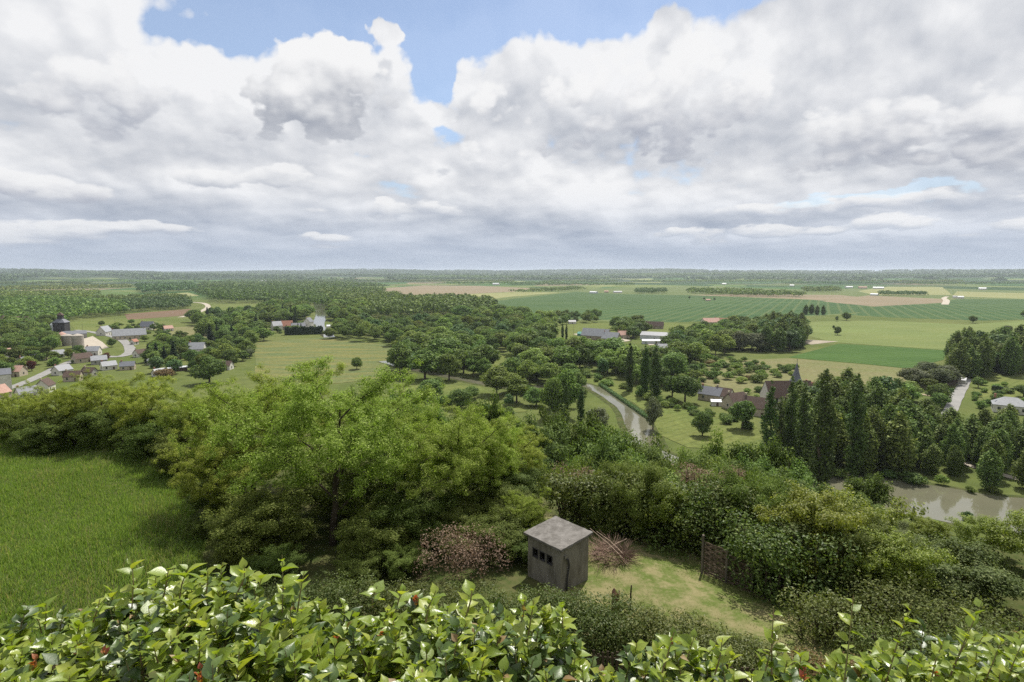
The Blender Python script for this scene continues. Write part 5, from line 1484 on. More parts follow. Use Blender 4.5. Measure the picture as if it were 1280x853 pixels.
def lumps_along(path, n, h, r, spread, seed, rows=None):
    """rows: ((column, row), ...) the outline the tops keep below"""
    rnd = random.Random(seed); out = []
    for i in range(n):
        t = rnd.random() * (len(path) - 1); k = min(int(t), len(path) - 2)
        q = Vector(path[k]).lerp(Vector(path[k + 1]), t - k)
        x = q.x + rnd.uniform(-spread, spread); y = q.y + rnd.uniform(-spread, spread)
        rr = rnd.uniform(*r); z = ground(x, y) + rnd.random() ** 0.8 * (h - rr * 0.7)
        if rows:
            px = 640 + FPX * x / (y * math.cos(R(PITCH)) + (EYE - z) * math.sin(R(PITCH)))
            lift = 13 * mnoise.noise(Vector((px * 0.021, y * 0.35, 4.0))) + 9 * mnoise.noise(Vector((px * 0.06, y * 0.9, 1.0))) + 5
            z = min(z, row_z(px, y, np.interp(px, [q[0] for q in rows], [q[1] for q in rows]) + lift) - rr * 0.8)
        out.append((x, y, max(z, ground(x, y) + rr * 0.2), rr))
    return out
LAUREL_TOP = ((690, 592), (730, 588), (770, 584), (830, 592), (900, 602), (960, 612), (1010, 628), (1060, 655), (1100, 664), (1140, 690), (1200, 708), (1300, 722))
def gp(px, y): return at_dist(px, y)

for i, (path, n, h, r, sp, lab) in enumerate([
    ([gp(705, 26.5), gp(765, 26.4)], 34, 3.2, (0.55, 0.95), 1.0, "leafy laurel bush right behind the concrete hut and brush pile"),
    ([gp(765, 26.4), gp(830, 26.0)], 40, 3.4, (0.55, 0.95), 1.2, "tall laurel bush in the middle of the garden hedge"),
    ([gp(830, 25.8), gp(885, 25.0)], 40, 3.3, (0.55, 0.95), 1.3, "laurel bush of the garden hedge left of the wattle panels"),
    ([gp(868, 25.2), gp(952, 24.6)], 42, 3.2, (0.55, 0.95), 1.2, "laurel bush of the garden hedge right behind the wattle panels"),
    ([gp(945, 22.4), gp(1010, 20.0)], 44, 2.9, (0.55, 0.95), 1.3, "laurel bush of the garden hedge right of the wattle panels"),
    ([gp(860, 28.6), gp(1000, 26.0)], 44, 3.3, (0.6, 1.0), 1.4, "olive topped hedge bush behind the laurels"),
    ([gp(720, 29.5), gp(850, 28.8)], 44, 3.3, (0.6, 1.0), 1.2, "rear hedge bush below the slope trees")]):
    bush_mass("laurel_bush", lumps_along(path, int(n * 1.9), h, r, sp, 600 + i, LAUREL_TOP), L_laurel if i < 5 else L_bramble, 0.075, 270, lab, "bush", 620 + i)
for i, (path, n, h, r, sp, mat, leaf, lab) in enumerate([
    ([gp(1000, 22.0), gp(1060, 20.6)], 34, 2.6, (0.5, 0.9), 1.1, L_laurel, 0.07, "glossy dark bush at the right end of the garden"),
    ([gp(1060, 23.0), gp(1130, 22.5)], 34, 2.4, (0.5, 0.9), 1.1, L_laurel, 0.07, "large glossy bush with pale leaf glints at right"),
    ([gp(1090, 18.8), gp(1160, 18.2)], 30, 1.9, (0.45, 0.8), 0.9, L_greyleaf, 0.055, "grey green bush in the lower right of the garden"),
    ([gp(1000, 17.8), gp(1090, 17.0)], 28, 1.6, (0.4, 0.7), 0.8, L_bramble, 0.055, "low bramble at the right edge of the dry lawn"),
    ([gp(1150, 16.8), gp(1240, 16.0)], 30, 1.9, (0.4, 0.8), 0.9, L_greyleaf, 0.05, "dull green bush before the yellow green trees"),
    ([gp(1225, 14.6), gp(1310, 14.0)], 30, 2.2, (0.4, 0.8), 0.9, L_bramble, 0.055, "bushy growth at the right edge of the picture"),
    ([gp(1140, 22.8), gp(1220, 22.5)], 30, 2.4, (0.5, 0.9), 1.0, L_bramble, 0.065, "mid green bush between the yellow green trees"),
    ([gp(1100, 15.5), gp(1170, 14.8)], 26, 1.5, (0.35, 0.65), 0.8, L_greyleaf, 0.05, "shaded bush low in the right corner of the garden")]):
    bush_mass("garden_bush", lumps_along(path, int(n * 1.7), h, r, sp, 640 + i, LAUREL_TOP), mat, leaf, 320, lab, "bush", 660 + i)
for i, (px, yy, row, w, lab) in enumerate([(1228, 23.5, 646, 1.15, "large yellow green tree at the right edge above the garden"), (1160, 24.5, 668, 1.2, "yellow green shrub tree below the brown river"),
                                         (1288, 21.5, 640, 1.1, "yellow green tree cut by the right edge"), (1050, 30.0, 652, 1.2, "yellow green shrub tree left of the brown river"), (1195, 21.0, 684, 1.1, "low yellow green shrub before the brown river")]):
    near("yellow", "elder_tree", px, yy, row, lab, "tree", w, i, i * 2.2)
for i, (px, yy, row, w, lab) in enumerate([(1120, 27.0, 655, 1.4, "grey green tree right of the laurels"), (1195, 20.0, 690, 1.4, "feathery grey green bush at lower right"), (1085, 30.5, 648, 1.3, "grey green tree above the glossy bushes")]):
    near("grey", "grey_bush", px, yy, row, lab, "bush", w, i, i * 2.2)

# self-sown young trees and shrubs breaking up the garden hedge
for i, (px, yy, row, w, kind, lab) in enumerate([(788, 26.2, 574, 0.8, "hazel", "fresh green sapling rising from the middle of the garden hedge"), (752, 26.0, 600, 0.9, "hazel", "light green sapling behind the brush pile"),
                                           (938, 24.6, 588, 0.8, "hazel", "bright sapling rising from the hedge right of the dried bush tops"), (1012, 22.0, 614, 0.9, "yellow", "yellow green sapling at the right end of the laurels"),
                                           (965, 22.2, 640, 0.9, "grey", "grey green shrub in front of the right laurels"), (832, 25.2, 606, 0.9, "yellow", "small yellow green shrub in front of the middle laurels"),
                                           (1062, 21.0, 642, 0.9, "hazel", "green sapling between the glossy bushes"), (1110, 20.0, 668, 1.0, "yellow", "low yellow green shrub above the lower right bushes")]):
    near(kind, "sapling", px, yy, row, lab, "sapling", w, i, i * 1.7)
# dried pinkish brown bushes
for i, (px, yy, n, h, lab) in enumerate([(566, 21.5, 16, 2.4, "dried pinkish brown bush below the acacias"), (597, 21.8, 10, 1.9, "dried brown bush left of the concrete hut"), (862, 27.2, 12, 3.4, "pinkish dried bush top behind the laurels"),
                                         (896, 26.8, 13, 3.1, "broader pinkish dried bush top behind the laurels"), (728, 28.6, 9, 4.0, "small pinkish dried bush top behind the hut")]):
    g = gp(px, yy); q = Vector((g.x, g.y, g.z))
    bush_mass("dried_bush", lumps_along([q - Vector((0.6, 0, 0)), q + Vector((0.6, 0, 0))], int(n * 1.8), h if i < 2 else 6.5, (0.3, 0.6), 0.7 if i < 2 else 0.9, 680 + i, None if i < 2 else ((0, 566 + 4 * i), (1280, 566 + 4 * i))), L_dried, 0.045, 330, lab, "bush", 690 + i, stems=i > 1)
near("acacia", "withered_tree", 250, 37.5, 496, "half withered tree with pinkish brown crown at the meadow corner", "tree", 0.4, 1).children[1].data = crown_mesh("withered_crown", lobe_leaves(np.random.default_rng(5), np.array([[0.3, 0, 8.6], [-0.6, 0.4, 7.6], [0.8, -0.3, 6.9], [0, 0.5, 9.4], [-1.0, 0, 6.0]]) * np.array([1.6, 1.6, 1]), np.array([1.0, 0.9, 0.9, 0.6, 0.8]), 160, 0.09), L_dried, np.random.default_rng(6), 0.5)

# long arching grass on the right
def grass_clump(label, px, yy, n, L, seed, mat, name="arching_grass", width=0.012):
    rng = np.random.default_rng(seed); g = at_dist(px, yy)
    V, F = [], []
    for i in range(n):
        a = rng.random() * 6.28; o = rng.normal(size=2) * 0.35; l = L * rng.uniform(0.6, 1.1); bend = rng.uniform(0.3, 0.8)
        w = np.array([-math.sin(a), math.cos(a), 0]) * width
        b0 = len(V)
        for k in range(5):
            t = k / 4
            c = np.array([o[0] + math.cos(a) * l * bend * t * t, o[1] + math.sin(a) * l * bend * t * t, l * (t - 0.55 * bend * t * t)])
            V += [c - w * (1 - t * 0.9), c + w * (1 - t * 0.9)]
        for k in range(4): F.append((b0 + 2 * k, b0 + 2 * k + 1, b0 + 2 * k + 3, b0 + 2 * k + 2))
    me = np_mesh(name, np.array(V), [np.array(F)], [mat])
    return tag(link(name, me, None, g), label, "grass clump")
grass_clump("tall arching grass clump at the lower right", 1262, 14.0, 420, 2.3, 1, L_greyleaf)
grass_clump("small arching grass clump beside the lower right bushes", 1225, 15.5, 260, 1.7, 2, L_bramble)

# meadow on the left: standing grass
def grass_field(label, poly_fn, n, h, mat, seed, w=0.02):
    rng = np.random.default_rng(seed); pts = []
    pts = poly_fn(rng, n); n = len(pts)
    z = ground_np(pts[:, 0], pts[:, 1])
    patch = 0.5 + 0.5 * np.sin(pts[:, 0] * 0.8 + np.sin(pts[:, 1] * 0.6) * 2) * np.sin(pts[:, 1] * 0.7 + np.sin(pts[:, 0] * 0.5))
    a = rng.random(n) * 6.283; hh = h * rng.uniform(0.5, 1.2, n) * (0.65 + 0.6 * patch)
    lean = rng.uniform(0.1, 0.6, n) * hh
    lx = np.cos(a) * lean + 0.12 * hh; ly = np.sin(a) * lean
    wx = -np.sin(a) * w; wy = np.cos(a) * w
    o = np.stack([pts[:, 0], pts[:, 1], z - 0.03], 1)
    v0 = o - np.stack([wx, wy, 0 * wx], 1); v1 = o + np.stack([wx, wy, 0 * wx], 1)
    mid = o + np.stack([lx * 0.35, ly * 0.35, hh * 0.6], 1)
    v2 = mid + np.stack([wx, wy, 0 * wx], 1) * 0.7; v3 = mid - np.stack([wx, wy, 0 * wx], 1) * 0.7
    v4 = o + np.stack([lx, ly, hh], 1)
    V = np.stack([v0, v1, v2, v3, v4], 1).reshape(-1, 3)
    b = np.arange(n)[:, None] * 5
    return tag(link("grass", np_mesh("grass", V, [b + np.array([[0, 1, 2, 3]]), b + np.array([[3, 2, 4]])], [mat])), label, "grass", kind="stuff")
L_grass = mat_leaf("meadow_grass", (0.135, 0.215, 0.042), (0.205, 0.285, 0.066), (0.33, 0.35, 0.14), 0.45, 0.6, 0.2, 0.0)
L_drygrass = mat_leaf("dry_lawn_grass", (0.10, 0.12, 0.035), (0.22, 0.20, 0.09), (0.34, 0.29, 0.17), 0.3, 0.7, 0.1, 0.0)
def meadow_pts(rng, n):
    y = 17 + 33 * rng.random(n) ** 1.25; x = -48 + 44 * rng.random(n)
    px = 640 + FPX * x / (y * math.cos(R(PITCH)) + 13.0 * math.sin(R(PITCH)))
    lim = np.interp(y, [17, 24, 28, 34, 40, 50], [330, 255, 245, 240, 235, 230]) + 8 * np.sin(y * 1.3)
    k = (px < lim) & (px > -60)
    return np.stack([x[k], y[k]], 1)
grass_field("tall green grass of the near meadow on the left", meadow_pts, 460000, 0.30, L_grass, 3, 0.014)
L_seed = mat_leaf("seeding_grass", (0.20, 0.22, 0.085), (0.28, 0.27, 0.13), (0.34, 0.30, 0.17), 0.45, 0.6, 0.15, 0.0)
def weedy_pts(rng, n):
    p_ = meadow_pts(rng, n)
    q = np.sin(p_[:, 0] * 0.55 + np.sin(p_[:, 1] * 0.41) * 1.7) * np.sin(p_[:, 1] * 0.47 + 1.0) + 0.5 * np.sin(p_[:, 0] * 1.9 + p_[:, 1] * 1.3)
    return p_[q > rng.uniform(-0.2, 1.6, len(p_))]
grass_field("pale seeding grass in loose patches of the near meadow", weedy_pts, 90000, 0.46, L_seed, 8, 0.013)
def lawn_pts(rng, n):
    x = 2.0 + 14 * rng.random(n); y = 13.5 + 13.5 * rng.random(n)
    k = (np.sin(x * 1.7 + np.sin(y * 1.1)) * np.sin(y * 1.3 + 0.5) > rng.uniform(-1.2, 0.75, n))
    return np.stack([x[k], y[k]], 1)
grass_field("short dry patchy grass of the small garden", lawn_pts, 110000, 0.13, L_drygrass, 4, 0.011)
def lawn_base():
    NX, NY = 60, 60
    xs = np.linspace(1.2, 17, NX); ys = np.linspace(12.5, 27.5, NY)
    gx, gy = np.meshgrid(xs, ys, indexing='ij')
    v = np.stack([gx.ravel(), gy.ravel(), ground_np(gx, gy).ravel() + 0.07], 1)
    i = np.arange(NX - 1)[:, None]; k = np.arange(NY - 1)[None]; a = i * NY + k
    f = np.stack([a, a + NY, a + NY + 1, a + 1], -1).reshape(-1, 4)
    m, nt, out = new_mat("dry_lawn")
    pos = worldpos(nt)
    n1 = noise_tex(pos, 1.1, 6, 0.7); n2 = noise_tex(pos, 5.0, 6, 0.75)
    c = mixc(smooth(n1, 0.38, 0.62), (0.085, 0.115, 0.028), (0.190, 0.172, 0.085))
    c = mixc(smooth(n2, 0.5, 0.75) * 0.55, c, (0.27, 0.235, 0.14)); c = mixc(smooth(n2, 0.45, 0.25) * 0.6, c, (0.05, 0.05, 0.022))
    principled(nt, out, c, 1.0, 0.05, bump(nt, n2, 0.7, 0.06))
    tag(link("lawn", np_mesh("lawn", v, [f], [m], smooth=True)), "small dry lawn with cut grass", "lawn", kind="structure")
lawn_base()

# bramble strip with paling fence below the lawn
for i, (pa, ya, pb, yb, n, h, lab) in enumerate([(585, 17.6, 690, 17.2, 50, 1.7, "ivy covered bramble bank under the concrete hut"), (680, 16.9, 790, 16.5, 56, 1.75, "bramble bank along the paling fence, left part"),
                                                 (785, 16.4, 880, 15.8, 54, 1.7, "bramble bank along the paling fence, right part"), (875, 15.6, 985, 14.8, 52, 1.6, "straggly bramble below the dry lawn"),
                                                 (985, 14.8, 1110, 13.6, 46, 1.3, "rusty low bramble at lower right"), (470, 18.4, 590, 18.0, 44, 1.5, "ivy bank left of the concrete hut"), (340, 19.0, 470, 18.8, 44, 1.4, "ivy bank below the tall acacia trunk")]):
    bush_mass("bramble", lumps_along([gp(pa, ya), gp(pb, yb)], int(n * 2.4), h, (0.3, 0.52), 0.75, 700 + i), L_bramble if i != 4 else L_rust, 0.042, 900, lab, "bramble", 710 + i, stems=False)
M_paling = mat_plain("old_paling", (0.075, 0.058, 0.042), (0.045, 0.036, 0.027), 3.0, 0.9, 0.1, 0.4)
def paling():
    a, b = gp(600, 15.75), gp(1040, 13.3); d = b - a; L = d.length; d.normalize()
    root = thing("paling_fence", "dark paling fence half hidden under brambles", "fence", a)
    mb = MB(); n = int(L / 0.13)
    rnd = random.Random(3)
    rot = Matrix.Rotation(math.atan2(d.y, d.x), 3, 'Z')
    for i in range(n):
        q = d * (i * 0.13); zz = ground(a.x + q.x, a.y + q.y) - a.z
        h = rnd.uniform(1.45, 1.7)
        mb.box((q.x, q.y, zz + h / 2 - 0.1), (0.07, 0.02, h), rot)
    mb.build("palings", M_paling, root)
    for hz in (0.35, 1.2):
        r_ = MB(); r_.tube([Vector((0, 0.03, hz)), d * (L / 2) + Vector((0, 0.03, hz + ground(*(a + d * (L / 2)).to_2d()) - a.z)), d * L + Vector((0, 0.03, hz + b.z - a.z))], [0.025] * 3, 5); r_.build("rail", M_paling, root)
paling()

# concrete hut
def hut():
    m, nt, out = new_mat("weathered_concrete")
    v = objco(nt); n = noise_tex(scale3(v, 1, 1, 0.35), 3.0, 8, 0.65); n2 = noise_tex(v, 14, 5, 0.7)
    c = mixc(smooth(n, 0.35, 0.7), (0.215, 0.20, 0.172), (0.120, 0.110, 0.090)); c = mixc(smooth(n2, 0.5, 0.75) * 0.7, c, (0.065, 0.062, 0.045))
    principled(nt, out, c, 0.9, 0.2, bump(nt, n2, 0.35, 0.02))
    mr, nt, out = new_mat("lichened_roof_slab")
    v = objco(nt); n = noise_tex(v, 2.2, 7, 0.7); n2 = noise_tex(v, 16, 6, 0.7); vo = voro_tex(v, 7.0, 0, 0.5)
    c = mixc(smooth(n, 0.35, 0.65), (0.185, 0.175, 0.165), (0.105, 0.098, 0.09)); c = mixc(smooth(n2, 0.55, 0.72) * 0.8, c, (0.085, 0.08, 0.065))
    c = mixc(smooth(vo, 0.12, 0.04), c, (0.40, 0.39, 0.35))
    principled(nt, out, c, 0.95, 0.1, bump(nt, n2 + n, 0.7, 0.03))
    root = thing("concrete_hut", "small grey concrete hut with sloping lichened roof and three square openings", "hut", HUT_POS, HUT_YAW)
    W, D, H0, H1 = HUT_W, HUT_D, HUT_H0, HUT_H1   # near corner edges along local +x (right face) and -x... plan is a rectangle
    # local frame: near corner at origin, left face runs along -X' , right face runs along +Y'
    # walls with openings cut on the left face
    t = 0.14
    w = SwapMB()
    # roof plane height: rises away from the near corner along both axes
    def zt(x, y): return H0 + (H1 - H0) * (x / W * 0.15 + y / D * 0.85)
    def wallpoly(pts2, nrm):
        """pts2: outline (u along the wall, z) quads extruded inward"""
        pass
    # left face: x from 0..W at y = 0 ; openings between z0 and z1
    z0, z1 = HUT_H0 - 0.80, HUT_H0 - 0.42
    ops = [(0.42, 0.72), (0.80, 1.10), (1.18, 1.48)]
    def slab(xa, xb, za, zb_a, zb_b):
        w.add([(xa, 0, za), (xb, 0, za), (xb, t, za), (xa, t, za), (xa, 0, zb_a), (xb, 0, zb_b), (xb, t, zb_b), (xa, t, zb_a)],
              [(0, 3, 2, 1), (4, 5, 6, 7), (0, 1, 5, 4), (1, 2, 6, 5), (2, 3, 7, 6), (3, 0, 4, 7)])
    slab(0, W, -0.6, z0, z0)
    slab(0, W, z1, zt(0, 0), zt(W, 0))
    xs = [0] + [q for o in ops for q in o] + [W]
    for k in range(0, len(xs), 2): slab(xs[k], xs[k + 1], z0, z1, z1)
    # right face x = 0, far faces
    def side(x0, y0, y1):
        w.add([(x0, y0, -0.6), (x0 + t, y0, -0.6), (x0 + t, y1, -0.6), (x0, y1, -0.6), (x0, y0, zt(x0, y0)), (x0 + t, y0, zt(x0 + t, y0)), (x0 + t, y1, zt(x0 + t, y1)), (x0, y1, zt(x0, y1))],
              [(0, 3, 2, 1), (4, 5, 6, 7), (0, 1, 5, 4), (1, 2, 6, 5), (2, 3, 7, 6), (3, 0, 4, 7)])
    side(0.0, t + 0.002, D); side(W - t, t + 0.002, D)
    w.add([(t, D - t, -0.6), (W - t, D - t, -0.6), (W - t, D, -0.6), (t, D, -0.6), (t, D - t, zt(t, D)), (W - t, D - t, zt(W, D)), (W - t, D, zt(W, D)), (t, D, zt(t, D))],
          [(0, 3, 2, 1), (4, 5, 6, 7), (0, 1, 5, 4), (1, 2, 6, 5), (2, 3, 7, 6), (3, 0, 4, 7)])
    w.build("wall", m, root)
    # opening frames
    for (xa, xb) in ops:
        f = SwapMB()
        f.box(((xa + xb) / 2, 0.03, z0 + 0.015), (xb - xa - 0.004, 0.10, 0.03)); f.box(((xa + xb) / 2, 0.03, z1 - 0.015), (xb - xa - 0.004, 0.10, 0.03))
        f.box((xa + 0.015, 0.03, (z0 + z1) / 2), (0.026, 0.10, z1 - z0 - 0.07)); f.box((xb - 0.015, 0.03, (z0 + z1) / 2), (0.026, 0.10, z1 - z0 - 0.07))
        wf = f.build("opening_frame", M_dark_wall, root)
    fl = SwapMB(); fl.box((W / 2, D / 2, 0.0), (W - 2 * t - .01, D - 2 * t - .01, 0.1)); fl.build("floor_slab", m, root)
    # roof slab with overhang and a rough edge
    o = 0.13; th = 0.085
    NX = 14
    vs, fs = [], []
    rnd = random.Random(8)
    for side_ in (0, 1):
        for i in range(NX + 1):
            for j in range(NX + 1):
                x = -o + (W + 2 * o) * i / NX; y = -o + (D + 2 * o) * j / NX
                e = 0.012 if i in (0, NX) or j in (0, NX) else 0.006
                vs.append((x + rnd.uniform(-e, e) * (i in (0, NX)), y + rnd.uniform(-e, e) * (j in (0, NX)), zt(x, y) + 0.004 + th * side_ + rnd.uniform(-1, 1) * 0.008 * side_))
    M_ = (NX + 1) ** 2
    for i in range(NX):
        for j in range(NX):
            a = i * (NX + 1) + j
            fs.append((a, a + 1, a + NX + 2, a + NX + 1)); b = a + M_
            fs.append((b, b + NX + 1, b + NX + 2, b + 1))
    for i in range(NX):
        for a, b in ((i, i + 1), (NX * (NX + 1) + i + 1, NX * (NX + 1) + i), ((i + 1) * (NX + 1), i * (NX + 1)), (i * (NX + 1) + NX, (i + 1) * (NX + 1) + NX)):
            fs.append((a, a + M_, b + M_, b)[::-1])
    r_ = SwapMB(); r_.add(vs, fs); r_.build("roof", mr, root)
    # black conduit on the right face (x = 0)
    c = SwapMB(); c.tube([(-0.05, 0.26, H0 - 0.42), (-0.07, 0.34, H0 - 0.48), (-0.06, 0.42, H0 - 0.75), (-0.06, 0.32, H0 - 1.2), (-0.06, 0.28, -0.2)], [0.035] * 5, 8)
    c.build("conduit", M_dark_wall, root, smooth=True)
    c = SwapMB(); c.box((-0.03, 0.24, H0 - 0.36), (0.07, 0.13, 0.12)); c.build("conduit_box", m, root)
HUT_W, HUT_D, HUT_H0, HUT_H1 = 1.75, 1.62, 1.74, 1.84
_hc = at_dist(700.5, 20.2)
HUT_POS = (_hc.x, _hc.y, _hc.z); HUT_YAW = R(43)
class SwapMB(MB):
    """plan laid out with x along the left face and y along the right face"""
    def add(s, verts, faces):
        MB.add(s, [(p[1], p[0], p[2]) for p in verts], [tuple(f)[::-1] for f in faces])
hut()

# brush pile: loose heap of cut twigs with a few long poles on top
def brush_pile():
    rng = np.random.default_rng(12); g = at_dist(765, 22.9)
    M_twig = mat_plain("cut_twigs", (0.165, 0.105, 0.082), (0.25, 0.18, 0.14), 5.0, 0.9, 0.1)
    M_pole = mat_plain("bare_pole_wood", (0.42, 0.33, 0.25), (0.33, 0.25, 0.19), 5.0, 0.9, 0.1)
    root = thing("brush_pile", "heap of cut reddish brown twigs with pale sticks on top", "brush pile", g)
    mb = MB()
    for i in range(420):
        a = rng.random() * 6.28; r0 = rng.random() ** 0.6 * 0.75
        p0 = Vector((math.cos(a) * r0, math.sin(a) * r0, rng.uniform(0.0, 0.5) * (1 - r0)))
        a2 = a + rng.normal() * 0.9; L = rng.uniform(0.4, 1.0)
        d = Vector((math.cos(a2), math.sin(a2), rng.uniform(0.15, 1.1))).normalized() * L
        mb.tube([p0, p0 + d * 0.5 + Vector(rng.normal(size=3)) * 0.05, p0 + d * (0.9 if rng.random() < .5 else 1.0) - Vector((0, 0, 0.1))], [0.010, 0.008, 0.004], 3, cap=False)
    mb.build("twigs", M_twig, root)
    for a, b in (((-0.85, 0.75, 0.98), (0.55, -0.75, 0.12)), ((-0.55, 0.85, 0.80), (0.40, -0.30, 0.35)), ((0.75, 0.65, 0.55), (-0.2, 0.1, 0.35))):
        k = MB(); k.tube([a, ((a[0] + b[0]) / 2 + 0.04, (a[1] + b[1]) / 2, (a[2] + b[2]) / 2 + 0.05), b], [0.010, 0.018, 0.024], 5); k.build("stick", M_pole, root)
brush_pile()

# wattle panels between posts
def wattle():
    M_w = mat_plain("wattle_strips", (0.165, 0.125, 0.095), (0.085, 0.066, 0.052), 3.0, 0.9, 0.15, 0.4)
    a, b = at_dist(878, 22.3), at_dist(940, 20.9)
    mid = (a + b) / 2
    ang = math.atan2(b.y - a.y, b.x - a.x); L = (b - a).length
    root = thing("wattle_screen", "woven wooden screen of two panels between posts under the laurels", "fence", a, ang)
    slope = (b.z - a.z) / L
    n = 12; half = L / 2; H = 1.35
    for pnl in range(2):
        x0 = pnl * half
        mb = MB(); rnd = random.Random(20 + pnl)
        hh = H if pnl == 0 else H * 0.86
        rows = 13
        for i in range(rows):
            z = 0.06 + hh * i / (rows - 1)
            pts = []
            for k in range(9):
                x = x0 + 0.05 + (half - 0.10) * k / 8
                pts.append(Vector((x, 0.028 * math.sin(k * math.pi / 2 * 1.0 + (i % 2) * math.pi), slope * x + z + rnd.uniform(-0.012, 0.012))))
            w = hh / rows * 0.40
            vs, fs = [], []
            for q in pts:
                vs += [(q.x, q.y - 0.007, q.z - w), (q.x, q.y - 0.007, q.z + w), (q.x, q.y + 0.007, q.z + w), (q.x, q.y + 0.007, q.z - w)]
            for k in range(8):
                for c in range(4): fs.append((k * 4 + c, k * 4 + (c + 1) % 4, (k + 1) * 4 + (c + 1) % 4, (k + 1) * 4 + c)[::-1])
            fs += [(0, 1, 2, 3)[::-1], (32, 33, 34, 35)]
            mb.add(vs, fs)
        mb.build("woven_panel", M_w, root)
    for x, h in ((0.0, 1.75), (half, 1.5), (L, 1.62)):
        p_ = MB(); p_.tube([(x, -0.06, slope * x - 0.3), (x, -0.06, slope * x + h)], [0.055, 0.05], 8); p_.build("post", M_wood_grey, root)
wattle()

# stump and stakes
def stump():
    g = at_dist(769, 18.9); m = mat_plain("rotten_wood", (0.15, 0.085, 0.055), (0.075, 0.046, 0.032), 6.0, 0.95, 0.1, 0.8)
    b = MB(); n = 14; rnd = random.Random(5)
    rings = []
    for z, r in ((-0.2, 0.20), (0.15, 0.165), (0.5, 0.15), (0.8, 0.15), (0.95, 0.14)):
        rings.append([(math.cos(6.283 * k / n) * r * rnd.uniform(0.85, 1.12), math.sin(6.283 * k / n) * r * rnd.uniform(0.85, 1.12), z + (rnd.uniform(-0.10, 0.08) if z > 0.9 else 0)) for k in range(n)])
    vs = [v for r in rings for v in r] + [(0, 0, 0.82)]
    fs = [(i * n + k, i * n + (k + 1) % n, (i + 1) * n + (k + 1) % n, (i + 1) * n + k) for i in range(4) for k in range(n)]
    fs += [(4 * n + k, 4 * n + (k + 1) % n, 5 * n) for k in range(n)]
    b.add(vs, fs)
    tag(b.build("tree_stump", m, None, g), "reddish brown broken tree stump right of the concrete hut", "stump")
    for px, yy, h, lab in ((787.5, 19.4, 0.95, "thin dark stake standing right of the tree stump"), (886, 16.2, 0.62, "short dark stake near the lower edge of the dry lawn"), (955, 22.0, 1.3, "leaning grey stake at the right end of the wattle screen")):
        s = MB(); s.tube([(0, 0, -0.2), (0.01, 0, h * 0.6), (0.03, 0.01, h)], [0.032, 0.03, 0.024], 6)
        tag(s.build("stake", M_paling, None, at_dist(px, yy)), lab, "stake")
stump()
bush_mass("low_shrub", lumps_along([gp(808, 17.6), gp(826, 17.4)], 12, 1.0, (0.22, 0.4), 0.25, 800), L_greyleaf, 0.05, 420, "small grey green shrub on the dry lawn", "shrub", 801)
bush_mass("low_shrub", lumps_along([gp(877, 17.0), gp(884, 17.0)], 6, 0.45, (0.15, 0.25), 0.15, 802), L_bramble, 0.04, 420, "tiny green tuft on the dry lawn", "shrub", 803, stems=False)

# ------------------------------------------------------------------ the clipped broad-leaved hedge right below the viewpoint
def leaf_template():
    """pointed oval blade with folded midrib, arched along its length; unit length along +x, normal +z"""
    n = 6; V = []; prof = [0.0, 0.24, 0.345, 0.34, 0.235, 0.10, 0.0]
    for i in range(n + 1):
        t = i / n; z = -0.16 * t * t + 0.04 * t
        w = prof[i]
        V += [(t, -w, z + 0.32 * w), (t, 0, z), (t, w, z + 0.32 * w)]
    F = []
    for i in range(n):
        a = i * 3
        F += [(a, a + 3, a + 4, a + 1), (a + 1, a + 4, a + 5, a + 2)]
    return np.array(V), np.array(F)

def mat_hedge_leaf(name, c_a, c_b, c_c, trans=0.38, rough=0.25):
    m, nt, out = new_mat(name)
    g = nt.nodes.new('ShaderNodeNewGeometry')
    isl = X(g.outputs['Random Per Island'])
    col = ramp(isl, [(0.0, c_a), (0.6, c_b), (1.0, c_c)])
    pos = objco(nt)
    n = noise_tex(pos, 60, 3, 0.6)
    col = mixc(smooth(n, 0.45, 0.75) * 0.35, col, tuple(x * 0.6 for x in c_a))
    b = nt.nodes.new('ShaderNodeBsdfPrincipled')
    nt.links.new(col.s, b.inputs['Base Color'])
    rr = X.m('FRACT', isl * 17.3) * 0.22 + rough
    nt.links.new(rr.s, b.inputs['Roughness'])
    b.inputs['Specular IOR Level'].default_value = 0.55
    nt.links.new(bump(nt, noise_tex(pos, 130, 3, 0.6), 0.35, 0.003).s, b.inputs['Normal'])
    t = nt.nodes.new('ShaderNodeBsdfTranslucent')
    tm = nt.nodes.new('ShaderNodeMix'); tm.data_type = 'RGBA'; tm.blend_type = 'MULTIPLY'; tm.inputs[0].default_value = 1.0
    nt.links.new(col.s, tm.inputs[6]); tm.inputs[7].default_value = (1.5, 1.5, 0.55, 1)
    nt.links.new(tm.outputs[2], t.inputs[0])
    mx = nt.nodes.new('ShaderNodeMixShader'); mx.inputs[0].default_value = trans
    nt.links.new(b.outputs[0], mx.inputs[1]); nt.links.new(t.outputs[0], mx.inputs[2])
    nt.links.new(mx.outputs[0], out.inputs[0])
    return m
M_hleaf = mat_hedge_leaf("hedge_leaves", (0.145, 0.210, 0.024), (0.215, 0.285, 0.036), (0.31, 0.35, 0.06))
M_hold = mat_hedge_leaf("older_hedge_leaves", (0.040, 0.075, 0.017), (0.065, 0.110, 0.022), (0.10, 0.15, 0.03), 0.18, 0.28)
M_hred = mat_hedge_leaf("red_young_leaves", (0.24, 0.055, 0.035), (0.34, 0.10, 0.05), (0.36, 0.19, 0.07), 0.4, 0.35)
M_hdry = mat_hedge_leaf("withered_hedge_leaves", (0.17, 0.105, 0.045), (0.25, 0.17, 0.07), (0.30, 0.25, 0.09), 0.25, 0.5)
M_hstem = mat_plain("green_stems", (0.16, 0.17, 0.06), (0.20, 0.13, 0.07), 20.0, 0.6, 0.3)
